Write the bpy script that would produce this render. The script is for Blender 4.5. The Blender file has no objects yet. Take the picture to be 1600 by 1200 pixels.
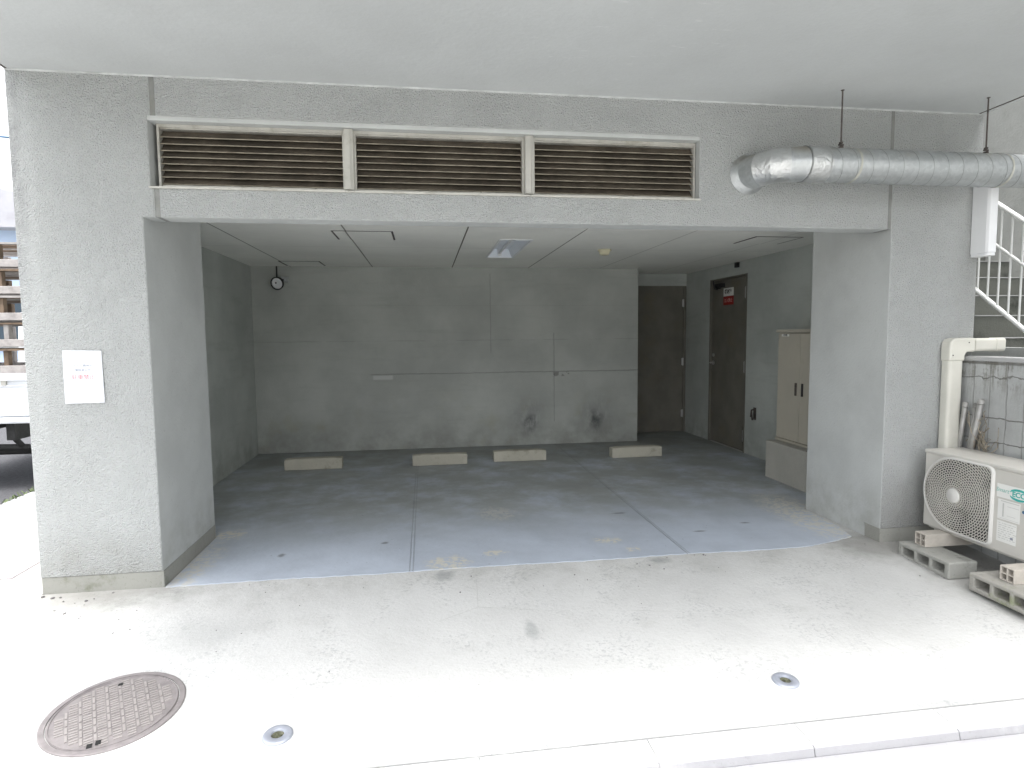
import bpy, bmesh, math, random
from mathutils import Vector, Matrix
R = math.radians
PI = math.pi
rnd = random.Random(7)
SC = bpy.context.scene
COL = SC.collection

# ------------------------------------------------------------------ camera, sky, sun, exposure
cam_d = bpy.data.cameras.new("camera"); cam = bpy.data.objects.new("camera", cam_d); COL.objects.link(cam)
SC.camera = cam
cam_d.sensor_width = 36; cam_d.lens = 956.06 * 36 / 1600; cam_d.clip_start = 0.05; cam_d.clip_end = 2000
YAW, PITCH, ROLL = 0.1411, 0.079, -0.0095
fw = Vector((math.sin(YAW) * math.cos(PITCH), math.cos(YAW) * math.cos(PITCH), -math.sin(PITCH)))
rt = Vector((math.cos(YAW), -math.sin(YAW), 0)); up = rt.cross(fw)
rt2 = math.cos(ROLL) * rt + math.sin(ROLL) * up
up2 = -math.sin(ROLL) * rt + math.cos(ROLL) * up
mm = Matrix((rt2, up2, -fw)).transposed().to_4x4(); mm.translation = Vector((0, -3.65, 1.4188))
cam.matrix_world = mm

SUN_EL, SUN_AZ = R(84), R(195)      # azimuth measured from +Y towards +X: a veiled sun almost overhead
w = bpy.data.worlds.new("World"); SC.world = w; w.use_nodes = True
nt = w.node_tree; bg = nt.nodes["Background"]
sky = nt.nodes.new("ShaderNodeTexSky"); sky.sky_type = 'NISHITA'; sky.sun_disc = False
sky.sun_elevation = SUN_EL; sky.sun_rotation = SUN_AZ; sky.air_density = 1.0; sky.dust_density = 6.0; sky.ozone_density = 1.0
hs = nt.nodes.new("ShaderNodeHueSaturation"); hs.inputs["Saturation"].default_value = 0.18   # thin overcast
nt.links.new(sky.outputs[0], hs.inputs["Color"]); nt.links.new(hs.outputs[0], bg.inputs[0])
bg.inputs[1].default_value = 0.15
sd = bpy.data.lights.new("sun", 'SUN'); so = bpy.data.objects.new("sun", sd); COL.objects.link(so)
sd.energy = 0.5; sd.angle = R(30); sd.color = (1, 0.97, 0.93)
sv = Vector((math.sin(SUN_AZ) * math.cos(SUN_EL), math.cos(SUN_AZ) * math.cos(SUN_EL), math.sin(SUN_EL)))
so.rotation_euler = sv.to_track_quat('Z', 'Y').to_euler(); so.location = sv * 30
vs = SC.view_settings
vs.view_transform = 'Standard'; vs.look = 'None'; vs.gamma = 1; vs.exposure = 2.3
SC.cycles.max_bounces = 10; SC.cycles.diffuse_bounces = 8; SC.cycles.use_denoising = True

# ------------------------------------------------------------------ materials
class N:
    """small helper round a material's node tree"""
    def __init__(s, name):
        s.m = bpy.data.materials.new(name); s.m.use_nodes = True; s.t = s.m.node_tree
        s.b = s.t.nodes["Principled BSDF"]
        s.pos = s.new("ShaderNodeNewGeometry").outputs["Position"]
        sep = s.new("ShaderNodeSeparateXYZ"); s.link(s.pos, sep.inputs[0]); s.x, s.y, s.z = sep.outputs
        s.h = None
    def new(s, k): return s.t.nodes.new(k)
    def link(s, a, b): s.t.links.new(a, b)
    def put(s, v, sock):
        if hasattr(v, "is_linked") or isinstance(v, bpy.types.NodeSocket): s.link(v, sock)
        else:
            if isinstance(v, (tuple, list)) and len(v) == 3 and sock.type == 'RGBA': v = (*v, 1)
            sock.default_value = v
    def math(s, op, a, b=0.0, c=None, clamp=False):
        n = s.new("ShaderNodeMath"); n.operation = op; n.use_clamp = clamp
        s.put(a, n.inputs[0]); s.put(b, n.inputs[1])
        if c is not None: s.put(c, n.inputs[2])
        return n.outputs[0]
    def noise(s, scale, detail=4, rough=.55, vec=None, dist=0):
        n = s.new("ShaderNodeTexNoise"); n.inputs["Scale"].default_value = scale
        n.inputs["Detail"].default_value = detail; n.inputs["Roughness"].default_value = rough
        n.inputs["Distortion"].default_value = dist
        s.link(vec or s.pos, n.inputs["Vector"]); return n.outputs["Fac"]
    def scaled(s, sx, sy, sz):
        n = s.new("ShaderNodeVectorMath"); n.operation = 'MULTIPLY'; s.link(s.pos, n.inputs[0]); n.inputs[1].default_value = (sx, sy, sz)
        return n.outputs[0]
    def vor(s, scale, vec=None, feat='F1'):
        n = s.new("ShaderNodeTexVoronoi"); n.feature = feat; n.inputs["Scale"].default_value = scale
        s.link(vec or s.pos, n.inputs["Vector"]); return n.outputs["Distance"]
    def ramp(s, v, lo, hi, a=0.0, b=1.0):
        n = s.new("ShaderNodeMapRange"); n.interpolation_type = 'SMOOTHSTEP'
        s.put(v, n.inputs[0]); n.inputs[1].default_value = lo; n.inputs[2].default_value = hi
        n.inputs[3].default_value = a; n.inputs[4].default_value = b; return n.outputs[0]
    def mix(s, f, a, b, mode='MIX'):
        n = s.new("ShaderNodeMix"); n.data_type = 'RGBA'; n.blend_type = mode
        s.put(f, n.inputs[0]); s.put(a, n.inputs[6]); s.put(b, n.inputs[7]); return n.outputs[2]
    def line(s, coord, at, w, wob=0.0):
        """mask that is 1 on a thin line where coord = at"""
        if wob: coord = s.math('ADD', coord, s.math('MULTIPLY', s.math('SUBTRACT', s.noise(9, 3), .5), wob))
        return s.ramp(s.math('ABSOLUTE', s.math('SUBTRACT', coord, at)), w * .5, w, 1, 0)
    def band(s, coord, lo, hi, soft=.01):
        return s.math('MULTIPLY', s.ramp(coord, lo - soft, lo + soft), s.ramp(coord, hi - soft, hi + soft, 1, 0))
    def spot(s, c, r, soft, squash=(1, 1, 1), wob=.05):
        n = s.new("ShaderNodeVectorMath"); n.operation = 'SUBTRACT'; s.link(s.pos, n.inputs[0]); n.inputs[1].default_value = c
        q = s.new("ShaderNodeVectorMath"); q.operation = 'MULTIPLY'; s.link(n.outputs[0], q.inputs[0]); q.inputs[1].default_value = squash
        l = s.new("ShaderNodeVectorMath"); l.operation = 'LENGTH'; s.link(q.outputs[0], l.inputs[0])
        d = s.math('ADD', l.outputs["Value"], s.math('MULTIPLY', s.math('SUBTRACT', s.noise(14, 4), .5), wob))
        return s.ramp(d, r - soft, r + soft, 1, 0)
    def mx(s, *a):
        o = a[0]
        for b in a[1:]: o = s.math('MAXIMUM', o, b)
        return o
    def bump(s, height, dist, strength=1.0):
        n = s.new("ShaderNodeBump"); n.inputs["Distance"].default_value = dist; n.inputs["Strength"].default_value = strength
        s.link(height, n.inputs["Height"])
        if s.h is not None: s.link(s.h, n.inputs["Normal"])
        s.h = n.outputs[0]; s.link(s.h, s.b.inputs["Normal"])
    def fin(s, col, rough=.8, metal=0.0, spec=.4):
        s.put(col, s.b.inputs["Base Color"]); s.put(rough, s.b.inputs["Roughness"]); s.put(metal, s.b.inputs["Metallic"])
        s.b.inputs["Specular IOR Level"].default_value = spec
        return s.m

def simple(name, col, rough=.6, metal=0.0, var=.12, sc=6, bump=.0006, bsc=90, dirt=None, dsc=5, dlo=.5, dhi=.75, spec=.4):
    n = N(name)
    f = n.noise(sc, 5)
    c = n.mix(n.ramp(f, .3, .7), tuple(v * (1 - var) for v in col), tuple(min(1, v * (1 + var)) for v in col))
    if dirt: c = n.mix(n.ramp(n.noise(dsc, 6, .65), dlo, dhi, 0, .85), c, dirt)
    if bump: n.bump(n.noise(bsc, 3), bump)
    return n.fin(c, rough, metal, spec)

def stucco_mat():
    n = N("spray_stucco_paint")
    base = (.43, .443, .438)
    f = n.noise(1.6, 5, .6)
    c = n.mix(n.ramp(f, .3, .7), tuple(v * .93 for v in base), tuple(v * 1.05 for v in base))
    # rain wash and grime: vertical streaks, green-grey dirt close to the ground
    st = n.noise(1, 5, .6, n.scaled(7, 7, .8))
    c = n.mix(n.ramp(st, .5, .8, 0, .22), c, (.34, .35, .33))
    gr = n.math('MULTIPLY', n.ramp(n.z, .05, .42, 1, 0), n.ramp(n.noise(7, 5, .65), .35, .7))
    c = n.mix(n.math('MULTIPLY', gr, .55), c, (.30, .30, .26))
    low = n.mx(n.spot((3.35, 0, .16), .26, .16, (.6, 1, 1), .2), n.math('MULTIPLY', n.spot((-1.9, 0, .12), .18, .12, (.4, 1, 1), .15), .5), n.math('MULTIPLY', n.spot((3.62, 0, 1.75), .12, .1, (1, 1, .35), .1), .6))
    c = n.mix(n.math('MULTIPLY', low, .45), c, (.20, .195, .175))
    pits = n.ramp(n.noise(110, 3), .60, .70)
    c = n.mix(n.math('MULTIPLY', pits, .6), c, (.17, .17, .165))
    c = n.mix(n.ramp(n.noise(130, 3, .6), .3, .7, 0, .22), c, (.56, .575, .57))
    ed = n.math('MULTIPLY', n.math('MULTIPLY', n.ramp(n.x, -2.05, -2.13), n.ramp(n.noise(1, 5, .7, n.scaled(9, 9, 3)), .38, .6)), n.ramp(n.z, 1.2, 2.2))
    c = n.mix(n.math('MULTIPLY', ed, .6), c, (.19, .19, .2))
    # the clean stripe of a second coat along the outer left edge
    edge = n.math('MULTIPLY', n.ramp(n.math('ADD', n.x, n.math('MULTIPLY', n.noise(2.5, 3), .12)), -2.0, -1.96, 1, 0), .16)
    c = n.mix(edge, c, (.55, .57, .57))
    h = n.math('ADD', n.math('MULTIPLY', n.noise(105, 4, .6), 1.0), n.math('MULTIPLY', n.vor(120), -.6))
    n.bump(h, .013, 1.0)
    n.bump(n.noise(5, 3), .006)
    return n.fin(c, .85)

def return_mat():
    n = N("smooth_painted_render")
    base = (.50, .515, .505)
    c = n.mix(n.ramp(n.noise(2.2, 5, .6), .3, .7), tuple(v * .9 for v in base), tuple(v * 1.05 for v in base))
    gr = n.math('MULTIPLY', n.ramp(n.z, .02, .5, 1, 0), n.ramp(n.noise(6, 5, .65), .35, .7))
    c = n.mix(n.math('MULTIPLY', gr, .6), c, (.30, .30, .27))
    c = n.mix(n.ramp(n.noise(60, 3), .66, .75, 0, .4), c, (.25, .25, .24))
    n.bump(n.noise(60, 4), .002)
    return n.fin(c, .75)

def soffit_mat():
    n = N("soffit_paint")
    base = (.53, .55, .55)
    c = n.mix(n.ramp(n.noise(.9, 5, .6), .3, .7), tuple(v * .93 for v in base), tuple(v * 1.04 for v in base))
    c = n.mix(n.ramp(n.noise(70, 4, .7), .35, .75, 0, .12), c, (.36, .37, .36))
    c = n.mix(n.ramp(n.noise(2.6, 6, .7), .50, .75, 0, .22), c, (.44, .45, .44))
    sc = n.math('MULTIPLY', n.ramp(n.noise(1, 4, .7, n.scaled(5, 28, 1)), .60, .68), n.spot((1.0, -.62, 2.83), .5, .2))
    c = n.mix(n.math('MULTIPLY', sc, .45), c, (.68, .69, .69))
    n.bump(n.noise(40, 4), .0015)
    return n.fin(c, .8)

def interior_mat(name, base, marks=False):
    n = N(name)
    c = n.mix(n.ramp(n.noise(1.3, 6, .62), .28, .72), tuple(v * .84 for v in base), tuple(v * 1.08 for v in base))
    c = n.mix(n.ramp(n.noise(1, 5, .65, n.scaled(1.2, 1.2, 9)), .5, .8, 0, .3), c, (.25, .26, .23))
    # dirt rises from the floor
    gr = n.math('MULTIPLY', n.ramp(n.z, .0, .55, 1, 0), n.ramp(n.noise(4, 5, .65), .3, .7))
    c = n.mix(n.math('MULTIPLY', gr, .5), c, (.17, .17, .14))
    c = n.mix(n.ramp(n.noise(90, 2), .68, .76, 0, .4), c, (.12, .12, .11))
    if marks:
        seams = n.mx(
            n.math('MULTIPLY', n.line(n.z, .95, .007, .02), n.band(n.x, -.67, 2.9)),
            n.math('MULTIPLY', n.line(n.z, 1.365, .006, .012), n.math('MULTIPLY', n.ramp(n.noise(3, 3), .4, .55), .6)),
            n.math('MULTIPLY', n.line(n.x, 1.655, .006, .01), n.band(n.z, .3, 1.45)),
            n.math('MULTIPLY', n.line(n.x, .835, .005, .01), n.band(n.z, 1.2, 2.2)),
            n.math('MULTIPLY', n.line(n.z, 1.80, .004, .01), .3))
        c = n.mix(n.math('MULTIPLY', seams, .36), c, (.12, .12, .11))
        soot = n.mx(n.spot((1.332, 4.11, .30), .085, .085, (1, 0, .75), .08), n.spot((2.204, 4.11, .31), .085, .085, (1, 0, .75), .08),
                    n.math('MULTIPLY', n.spot((2.2, 4.11, .36), .2, .16, (1, 0, .8), .08), .3), n.math('MULTIPLY', n.spot((1.33, 4.11, .36), .2, .16, (1, 0, .8), .08), .3))
        soot = n.math('MULTIPLY', soot, n.ramp(n.noise(11, 5, .7, n.scaled(1, 1, .5)), .25, .6))
        c = n.mix(n.math('MULTIPLY', soot, .85), c, (.05, .055, .06))
        yl = n.math('MULTIPLY', n.ramp(n.noise(2.2, 4, .6), .52, .66), n.ramp(n.z, .9, .2))
        c = n.mix(n.math('MULTIPLY', yl, .35), c, (.30, .29, .19))
        patch = n.math('MULTIPLY', n.band(n.x, -.64, -.40, .012), n.band(n.z, .885, .935, .01))
        c = n.mix(n.math('MULTIPLY', patch, .55), c, (.62, .64, .62))
        m2 = n.math('MULTIPLY', n.math('MULTIPLY', n.band(n.x, 1.60, 1.86, .01), n.band(n.z, .89, .945, .01)), n.ramp(n.noise(16, 3), .5, .56))
        c = n.mix(n.math('MULTIPLY', m2, .6), c, (.1, .1, .09))
        n.bump(n.math('MULTIPLY', seams, -1), .003)
    n.bump(n.noise(50, 4), .0018)
    return n.fin(c, .72)

def ceiling_mat():
    n = N("ceiling_board_paint")
    base = (.84, .84, .79)
    c = n.mix(n.ramp(n.noise(1.2, 5, .6), .3, .7), tuple(v * .94 for v in base), tuple(v * 1.04 for v in base))
    ls = [n.math('MULTIPLY', n.line(n.x, v, .008, .004), k) for v, k in ((-1.58, .75), (-.613, .8), (.36, .95), (1.3245, .8), (2.261, .45), (3.2, .3))]
    lm = n.mx(*ls, n.math('MULTIPLY', n.line(n.y, 2.42, .006), .28))
    c = n.mix(lm, c, (.13, .12, .09))
    n.bump(n.math('MULTIPLY', lm, -1), .003)
    n.bump(n.noise(120, 3), .0006)
    return n.fin(c, .8)

def floor_mat():
    n = N("worn_floor_paint")
    base = (.45, .495, .565)
    c = n.mix(n.ramp(n.noise(1.7, 6, .62), .28, .72), tuple(v * .86 for v in base), tuple(v * 1.07 for v in base))
    # tyre grime, deepened inward to paint in the fall of daylight
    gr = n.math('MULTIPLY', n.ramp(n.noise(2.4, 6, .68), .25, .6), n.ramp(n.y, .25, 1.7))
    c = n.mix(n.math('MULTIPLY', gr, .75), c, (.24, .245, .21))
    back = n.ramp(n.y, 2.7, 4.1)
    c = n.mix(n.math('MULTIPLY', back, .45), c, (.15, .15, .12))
    # paint worn through to pale concrete
    wear = n.mx(n.spot((.12, .10, 0), .13, .03, (1, 1.2, 1), .22), n.spot((.42, .22, 0), .07, .03, (1, 1.6, 1), .2), n.spot((1.22, .34, 0), .10, .03, (1, 2, 1), .2),
                n.spot((1.35, .15, 0), .05, .02, (1, 1.5, 1), .2), n.math('MULTIPLY', n.spot((.55, 1.1, 0), .14, .05, (1, .8, 1), .3), .45), n.spot((-1.42, .9, 0), .1, .05, (1, 1, 1), .2),
                n.math('MULTIPLY', n.spot((2.92, .6, 0), .22, .1, (1, .35, 1), .25), .8), n.math('MULTIPLY', n.spot((-1.45, .3, 0), .1, .06, (1, .25, 1), .2), .7))
    wn = n.ramp(n.noise(22, 5, .7), .42, .55)
    wear = n.math('MULTIPLY', wear, wn)
    c = n.mix(n.math('MULTIPLY', wear, .95), c, (.58, .555, .48))
    ms = n.mx(n.spot((1.93, .42, 0), .035, .02, (.8, 2.5, 1), .06), n.spot((2.35, .55, 0), .03, .02, (1, 2, 1), .06), n.spot((1.5, .95, 0), .03, .02, (.6, 2.4, 1), .07), n.spot((-.3, .55, 0), .02, .01, (1, 1, 1), .05), n.spot((-.95, .42, 0), .02, .01, (1, .5, 1), .05))
    c = n.mix(n.math('MULTIPLY', ms, .7), c, (.10, .10, .10))
    chips = n.ramp(n.noise(34, 2), .71, .76)
    c = n.mix(n.math('MULTIPLY', chips, .45), c, (.12, .12, .12))
    j = n.mx(n.math('MULTIPLY', n.line(n.x, -.096, .0045), .8), n.math('MULTIPLY', n.line(n.x, -.116, .0045), .8), n.line(n.x, 1.655, .006), n.math('MULTIPLY', n.line(n.x, 1.672, .006), .6),
             n.math('MULTIPLY', n.line(n.y, 1.95, .006, .01), .25))
    c = n.mix(n.math('MULTIPLY', j, .5), c, (.17, .18, .18))
    n.bump(n.math('MULTIPLY', j, -1), .003)
    n.bump(n.noise(30, 5), .002)
    rg = n.ramp(n.noise(3, 5), .3, .7, .42, .62)
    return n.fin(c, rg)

def concrete_mat(name, base, marks=False, dark=(.25, .25, .22), amt=.35, bump=.004, seam=None):
    n = N(name)
    c = n.mix(n.ramp(n.noise(1.4, 7, .65), .28, .72), tuple(v * (.93 if marks else .86) for v in base), tuple(min(v * 1.07, .95) for v in base))
    c = n.mix(n.ramp(n.noise(5, 6, .7), .52, .78, 0, amt * (.5 if marks else 1)), c, dark)
    c = n.mix(n.ramp(n.noise(70, 3, .6), .6, .72, 0, .30), c, dark)
    if seam:      # shade along the kerb's face and foot, painted as a dark band
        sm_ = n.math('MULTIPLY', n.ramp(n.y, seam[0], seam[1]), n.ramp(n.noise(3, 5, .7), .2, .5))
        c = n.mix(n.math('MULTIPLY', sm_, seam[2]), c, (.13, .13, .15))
    if marks:
        e_ = n.math('MULTIPLY', n.ramp(n.math('ADD', n.y, n.math('MULTIPLY', n.noise(4, 5, .7), -.07)), -1.555, -1.52, 1, 0), n.ramp(n.noise(2.2, 5, .7), .34, .56))
        c = n.mix(n.math('MULTIPLY', e_, .5), c, (.19, .20, .20))
        sp_ = n.math('MULTIPLY', n.ramp(n.noise(48, 4, .7), .52, .62), n.ramp(n.noise(2.6, 4, .6), .46, .62))
        c = n.mix(n.math('MULTIPLY', sp_, .38), c, (.22, .23, .24))
        # damp dirt along the building line, stains and hairline cracks
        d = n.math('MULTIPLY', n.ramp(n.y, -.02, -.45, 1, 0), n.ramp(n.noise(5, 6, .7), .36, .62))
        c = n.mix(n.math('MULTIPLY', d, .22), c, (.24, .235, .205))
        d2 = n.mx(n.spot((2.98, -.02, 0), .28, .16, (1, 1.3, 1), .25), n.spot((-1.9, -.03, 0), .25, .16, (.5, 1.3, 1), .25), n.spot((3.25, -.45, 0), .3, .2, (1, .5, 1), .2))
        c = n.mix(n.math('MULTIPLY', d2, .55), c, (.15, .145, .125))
        st = n.mx(n.spot((.09, -.07, 0), .05, .03, (1, .7, 1), .1), n.spot((.50, -.72, 0), .07, .04, (2.2, .8, 1), .12),
                  n.math('MULTIPLY', n.spot((-1.1, -.55, 0), .15, .1, (.6, 1, 1), .2), .4), n.spot((1.45, -.05, 0), .06, .03, (1, 1.5, 1), .1))
        c = n.mix(n.math('MULTIPLY', st, .5), c, (.19, .2, .2))
        cr = n.ramp(n.vor(.75, n.mixv(), 'DISTANCE_TO_EDGE') if hasattr(n, "mixv") else n.vor(.75, None, 'DISTANCE_TO_EDGE'), .0, .003, 1, 0)
        cr = n.math('MULTIPLY', cr, n.ramp(n.noise(1.1, 3), .52, .6))
        c = n.mix(n.math('MULTIPLY', cr, .35), c, (.3, .3, .28))
    pit = n.ramp(n.vor(26), .05, .09, 1, 0)
    pit = n.math('MULTIPLY', pit, n.ramp(n.noise(9, 2), .52, .6))
    c = n.mix(n.math('MULTIPLY', pit, .5), c, tuple(v * .55 for v in dark))
    n.bump(n.math('ADD', n.noise(45, 6, .65), n.math('MULTIPLY', pit, -.6)), bump)
    return n.fin(c, .88)

M = {}
M['stucco'] = stucco_mat(); M['return'] = return_mat(); M['soffit'] = soffit_mat()
M['back'] = interior_mat("painted_back_wall", (.42, .435, .41), True)
M['inner'] = interior_mat("painted_inner_wall", (.46, .485, .46))
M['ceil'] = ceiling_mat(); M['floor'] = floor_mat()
M['apron'] = concrete_mat("pale_concrete_apron", (.52, .52, .507), True)
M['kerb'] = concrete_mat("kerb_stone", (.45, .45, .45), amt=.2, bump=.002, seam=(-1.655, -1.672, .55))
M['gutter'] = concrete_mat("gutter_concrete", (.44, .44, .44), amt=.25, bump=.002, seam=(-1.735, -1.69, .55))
M['skirt'] = concrete_mat("bare_skirting_concrete", (.30, .30, .272), dark=(.13, .14, .09), amt=.85)
M['stop'] = concrete_mat("wheel_stop_concrete", (.46, .44, .37), dark=(.22, .20, .15), amt=.8)
M['block'] = concrete_mat("breeze_block", (.31, .31, .285), dark=(.09, .095, .075), amt=.9)
M['mossblock'] = concrete_mat("mossy_breeze_block", (.33, .32, .29), dark=(.13, .17, .03), amt=1.0)
M['plinth'] = concrete_mat("plinth_concrete", (.42, .41, .37), dark=(.2, .2, .17), amt=.5)
M['asphalt'] = simple("asphalt", (.055, .055, .06), .9, 0, .3, 30, .006, 120)
M['street'] = simple("pale_bounce_street_surface", (.27, .27, .265), .9, 0, .15, 9, .005, 90)  # street in front kept pale to bounce light onto soffit and interior
M['earth'] = simple("base_ground", (.30, .30, .28), .9, 0, .2, 2, .006, 30)
M['stair'] = concrete_mat("dark_wet_stair_concrete", (.13, .135, .12), dark=(.03, .035, .028), amt=1.0)
M['retain'] = concrete_mat("grey_retaining_concrete", (.42, .43, .42), dark=(.22, .23, .2), amt=.4)
M['whitepaint'] = simple("white_railing_paint", (.78, .79, .78), .4, 0, .04, 8, 0)
M['pvc'] = simple("ivory_pvc", (.60, .59, .53), .38, 0, .06, 5, 0, dirt=(.42, .40, .32), dsc=6, dlo=.58, dhi=.85)
M['whiteplastic'] = simple("white_plastic", (.76, .77, .78), .35, 0, .03, 5, 0)
M['beigeplastic'] = simple("beige_recycled_plastic", (.48, .445, .395), .5, 0, .08, 20, .001, 60, dirt=(.35, .31, .26))
M['accase'] = simple("ivory_enamelled_steel", (.53, .515, .475), .36, 0, .04, 3, .0003, 30, dirt=(.44, .42, .36), dsc=4, dlo=.55, dhi=.9)
M['acgrille'] = simple("grey_ivory_grille", (.50, .485, .44), .5, 0, .08, 6, 0, dirt=(.25, .24, .21))
M['acframe'] = simple("pale_moulding", (.62, .61, .58), .35, 0, .03, 6, 0)
M['black'] = simple("black_void", (.012, .012, .012), .8, 0, .2, 6, 0)
M['darkplastic'] = simple("dark_plastic", (.03, .03, .032), .5, 0, .2, 6, 0)
M['alu'] = simple("weathered_aluminium", (.50, .49, .45), .5, .35, .08, 7, .0004, 60, dirt=(.30, .28, .23), dsc=9)
M['steel'] = simple("stainless_steel", (.55, .55, .55), .3, .9, .05, 10, 0)
M['rusty'] = simple("rusty_rod", (.10, .085, .078), .7, .3, .3, 30, .0005, 90)
M['band'] = simple("pale_tape_band", (.56, .56, .50), .5, .2, .1, 20, 0)
M['cream'] = simple("cream_plastic", (.66, .62, .44), .5, 0, .04, 8, 0)
M['cabinet'] = simple("beige_steel_cabinet", (.47, .44, .37), .5, 0, .05, 3, .0004, 20, dirt=(.33, .30, .23), dsc=3)
M['door'] = simple("brown_grey_steel_door", (.16, .152, .13), .5, 0, .12, 4, .0004, 30, dirt=(.165, .145, .105), dsc=3)
M['paper'] = simple("white_paper", (.82, .84, .88), .6, 0, .01, 3, 0)
M['red'] = simple("red_sign", (.30, .02, .015), .5, 0, .05, 6, 0)
M['redink'] = simple("faded_red_ink", (.62, .27, .29), .6, 0, .1, 60, 0)
M['greyink'] = simple("grey_ink", (.28, .30, .36), .6, 0, .1, 60, 0)
M['blackink'] = simple("black_ink", (.05, .05, .05), .6, 0, .1, 60, 0)
M['teal'] = simple("teal_ink", (.05, .38, .34), .5, 0, .1, 60, 0)
M['tealpale'] = simple("pale_teal_ink", (.25, .48, .42), .5, 0, .1, 60, 0)
M['navy'] = simple("navy_ink", (.05, .12, .22), .5, 0, .1, 60, 0)
M['paleink'] = simple("pale_grey_ink", (.48, .48, .46), .5, 0, .05, 60, 0)
M['sticker'] = simple("white_sticker", (.72, .72, .69), .4, 0, .02, 6, 0)
M['iron'] = simple("worn_cast_iron", (.235, .215, .213), .55, .25, .12, 18, .001, 90, dirt=(.17, .15, .155), dsc=12)
M['ironhi'] = simple("polished_cast_iron", (.31, .288, .275), .5, .25, .1, 25, .0006, 90)
M['galvcap'] = simple("galvanised_cap", (.33, .35, .40), .4, .4, .06, 30, .0003, 90)
M['moss'] = simple("moss_and_soil", (.075, .078, .05), .95, 0, .5, 60, .004, 120, dirt=(.2, .195, .15), dsc=50)
M['oldwood'] = simple("weathered_grey_wood", (.33, .31, .30), .85, 0, .2, 12, .002, 60)
M['wood'] = simple("orange_brown_wood", (.15, .108, .075), .8, 0, .3, 14, .002, 60)
M['truckwhite'] = simple("white_truck_paint", (.74, .76, .79), .3, 0, .03, 4, 0)
M['rubber'] = simple("tyre_rubber", (.025, .025, .025), .8, 0, .2, 20, .001, 60)
M['bluewall'] = simple("pale_blue_wall", (.42, .52, .68), .8, 0, .05, 2, 0)
M['roofgrey'] = simple("grey_roof", (.35, .35, .38), .8, 0, .1, 3, 0)
M['glass'] = simple("dark_window_glass", (.05, .07, .09), .1, 0, .05, 3, 0)
M['vine'] = simple("dry_vine", (.30, .265, .21), .9, 0, .35, 40, 0)
M['weed'] = simple("small_weed_leaves", (.09, .12, .05), .8, 0, .3, 30, 0)
M['pipegrey'] = simple("dirty_grey_pipe", (.34, .335, .32), .4, .4, .15, 12, .0004, 60, dirt=(.32, .22, .12), dsc=9, dlo=.58, dhi=.7)
M['sealant'] = simple("painted_joint_sealant", (.235, .24, .23), .7, 0, .12, 12, .002, 40, dirt=(.25, .25, .22))
M['slat'] = None

def slat_mat():
    n = N("dirty_shaded_louvre")
    c = n.mix(n.ramp(n.noise(6, 5, .65), .35, .65), (.060, .050, .038), (.12, .10, .076))  # brown dirt, with the undersides' shade darkened into the colour
    c = n.mix(n.ramp(n.noise(60, 3), .6, .7, 0, .6), c, (.07, .055, .04))
    n.bump(n.noise(70, 3), .001)
    return n.fin(c, .8)
M['slat'] = slat_mat()
M['sliplip'] = simple("lit_louvre_lip", (.27, .245, .19), .7, 0, .2, 20, 0, dirt=(.16, .13, .10), dsc=12, dlo=.45, dhi=.7)  # paler than the slats: light on their front edges put into the colour

def galv_mat(name="galvanised_duct", rough=.38):
    n = N(name)
    v = n.new("ShaderNodeTexVoronoi"); v.inputs["Scale"].default_value = 55; n.link(n.pos, v.inputs["Vector"])
    g = n.new("ShaderNodeSeparateColor"); n.link(v.outputs["Color"], g.inputs[0])
    c = n.mix(g.outputs[0], (.46, .48, .485), (.54, .56, .565))
    c = n.mix(n.math('MULTIPLY', n.ramp(n.noise(3.5, 5, .65), .42, .7), n.ramp(n.z, 2.42, 2.49)), c, (.40, .37, .31))
    n.bump(n.noise(9, 2), .0012)
    return n.fin(c, n.ramp(n.noise(6, 3), .3, .7, rough - .03, rough + .04), .78)
M['galv'] = galv_mat()

def dent_mat():
    n = N("crumpled_galvanised_elbow")
    c = n.mix(n.ramp(n.noise(5, 5), .3, .7), (.50, .51, .50), (.68, .69, .69))
    n.bump(n.noise(26, 4, .55, None, 1.2), .008)
    return n.fin(c, .3, .85)
M['galvdent'] = dent_mat()

def blockwall_mat():
    n = N("streaked_block_wall")
    base = (.42, .43, .425)
    c = n.mix(n.ramp(n.noise(3, 6, .6), .3, .7), tuple(v * .88 for v in base), tuple(v * 1.08 for v in base))
    # black algae streaks that run down from the coping
    s1 = n.math('ADD', n.math('MULTIPLY', n.noise(1, 5, .75, n.scaled(22, 22, 2.6)), .6), n.math('MULTIPLY', n.noise(9, 5, .7), .4))
    top = n.ramp(n.z, .92, 1.22)
    c = n.mix(n.math('MULTIPLY', n.ramp(s1, .46, .58), n.math('ADD', n.math('MULTIPLY', top, .7), .08)), c, (.16, .155, .125))
    seam = n.mx(n.math('MULTIPLY', n.line(n.z, 1.125, .005, .12), .9), n.line(n.z, .87, .004, .04), n.line(n.z, .71, .004, .06), n.line(n.z, 1.215, .01, .01))
    vs_ = [n.line(n.y, -.12 - .115 * k, .005, .02) for k in range(12)]
    seam = n.mx(seam, n.math('MULTIPLY', n.mx(*vs_), .55))
    c = n.mix(n.math('MULTIPLY', seam, .7), c, (.12, .115, .10))
    n.bump(n.math('MULTIPLY', seam, -1), .004)
    n.bump(n.noise(60, 4), .003)
    return n.fin(c, .9)
M['blockwall'] = blockwall_mat()

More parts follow.
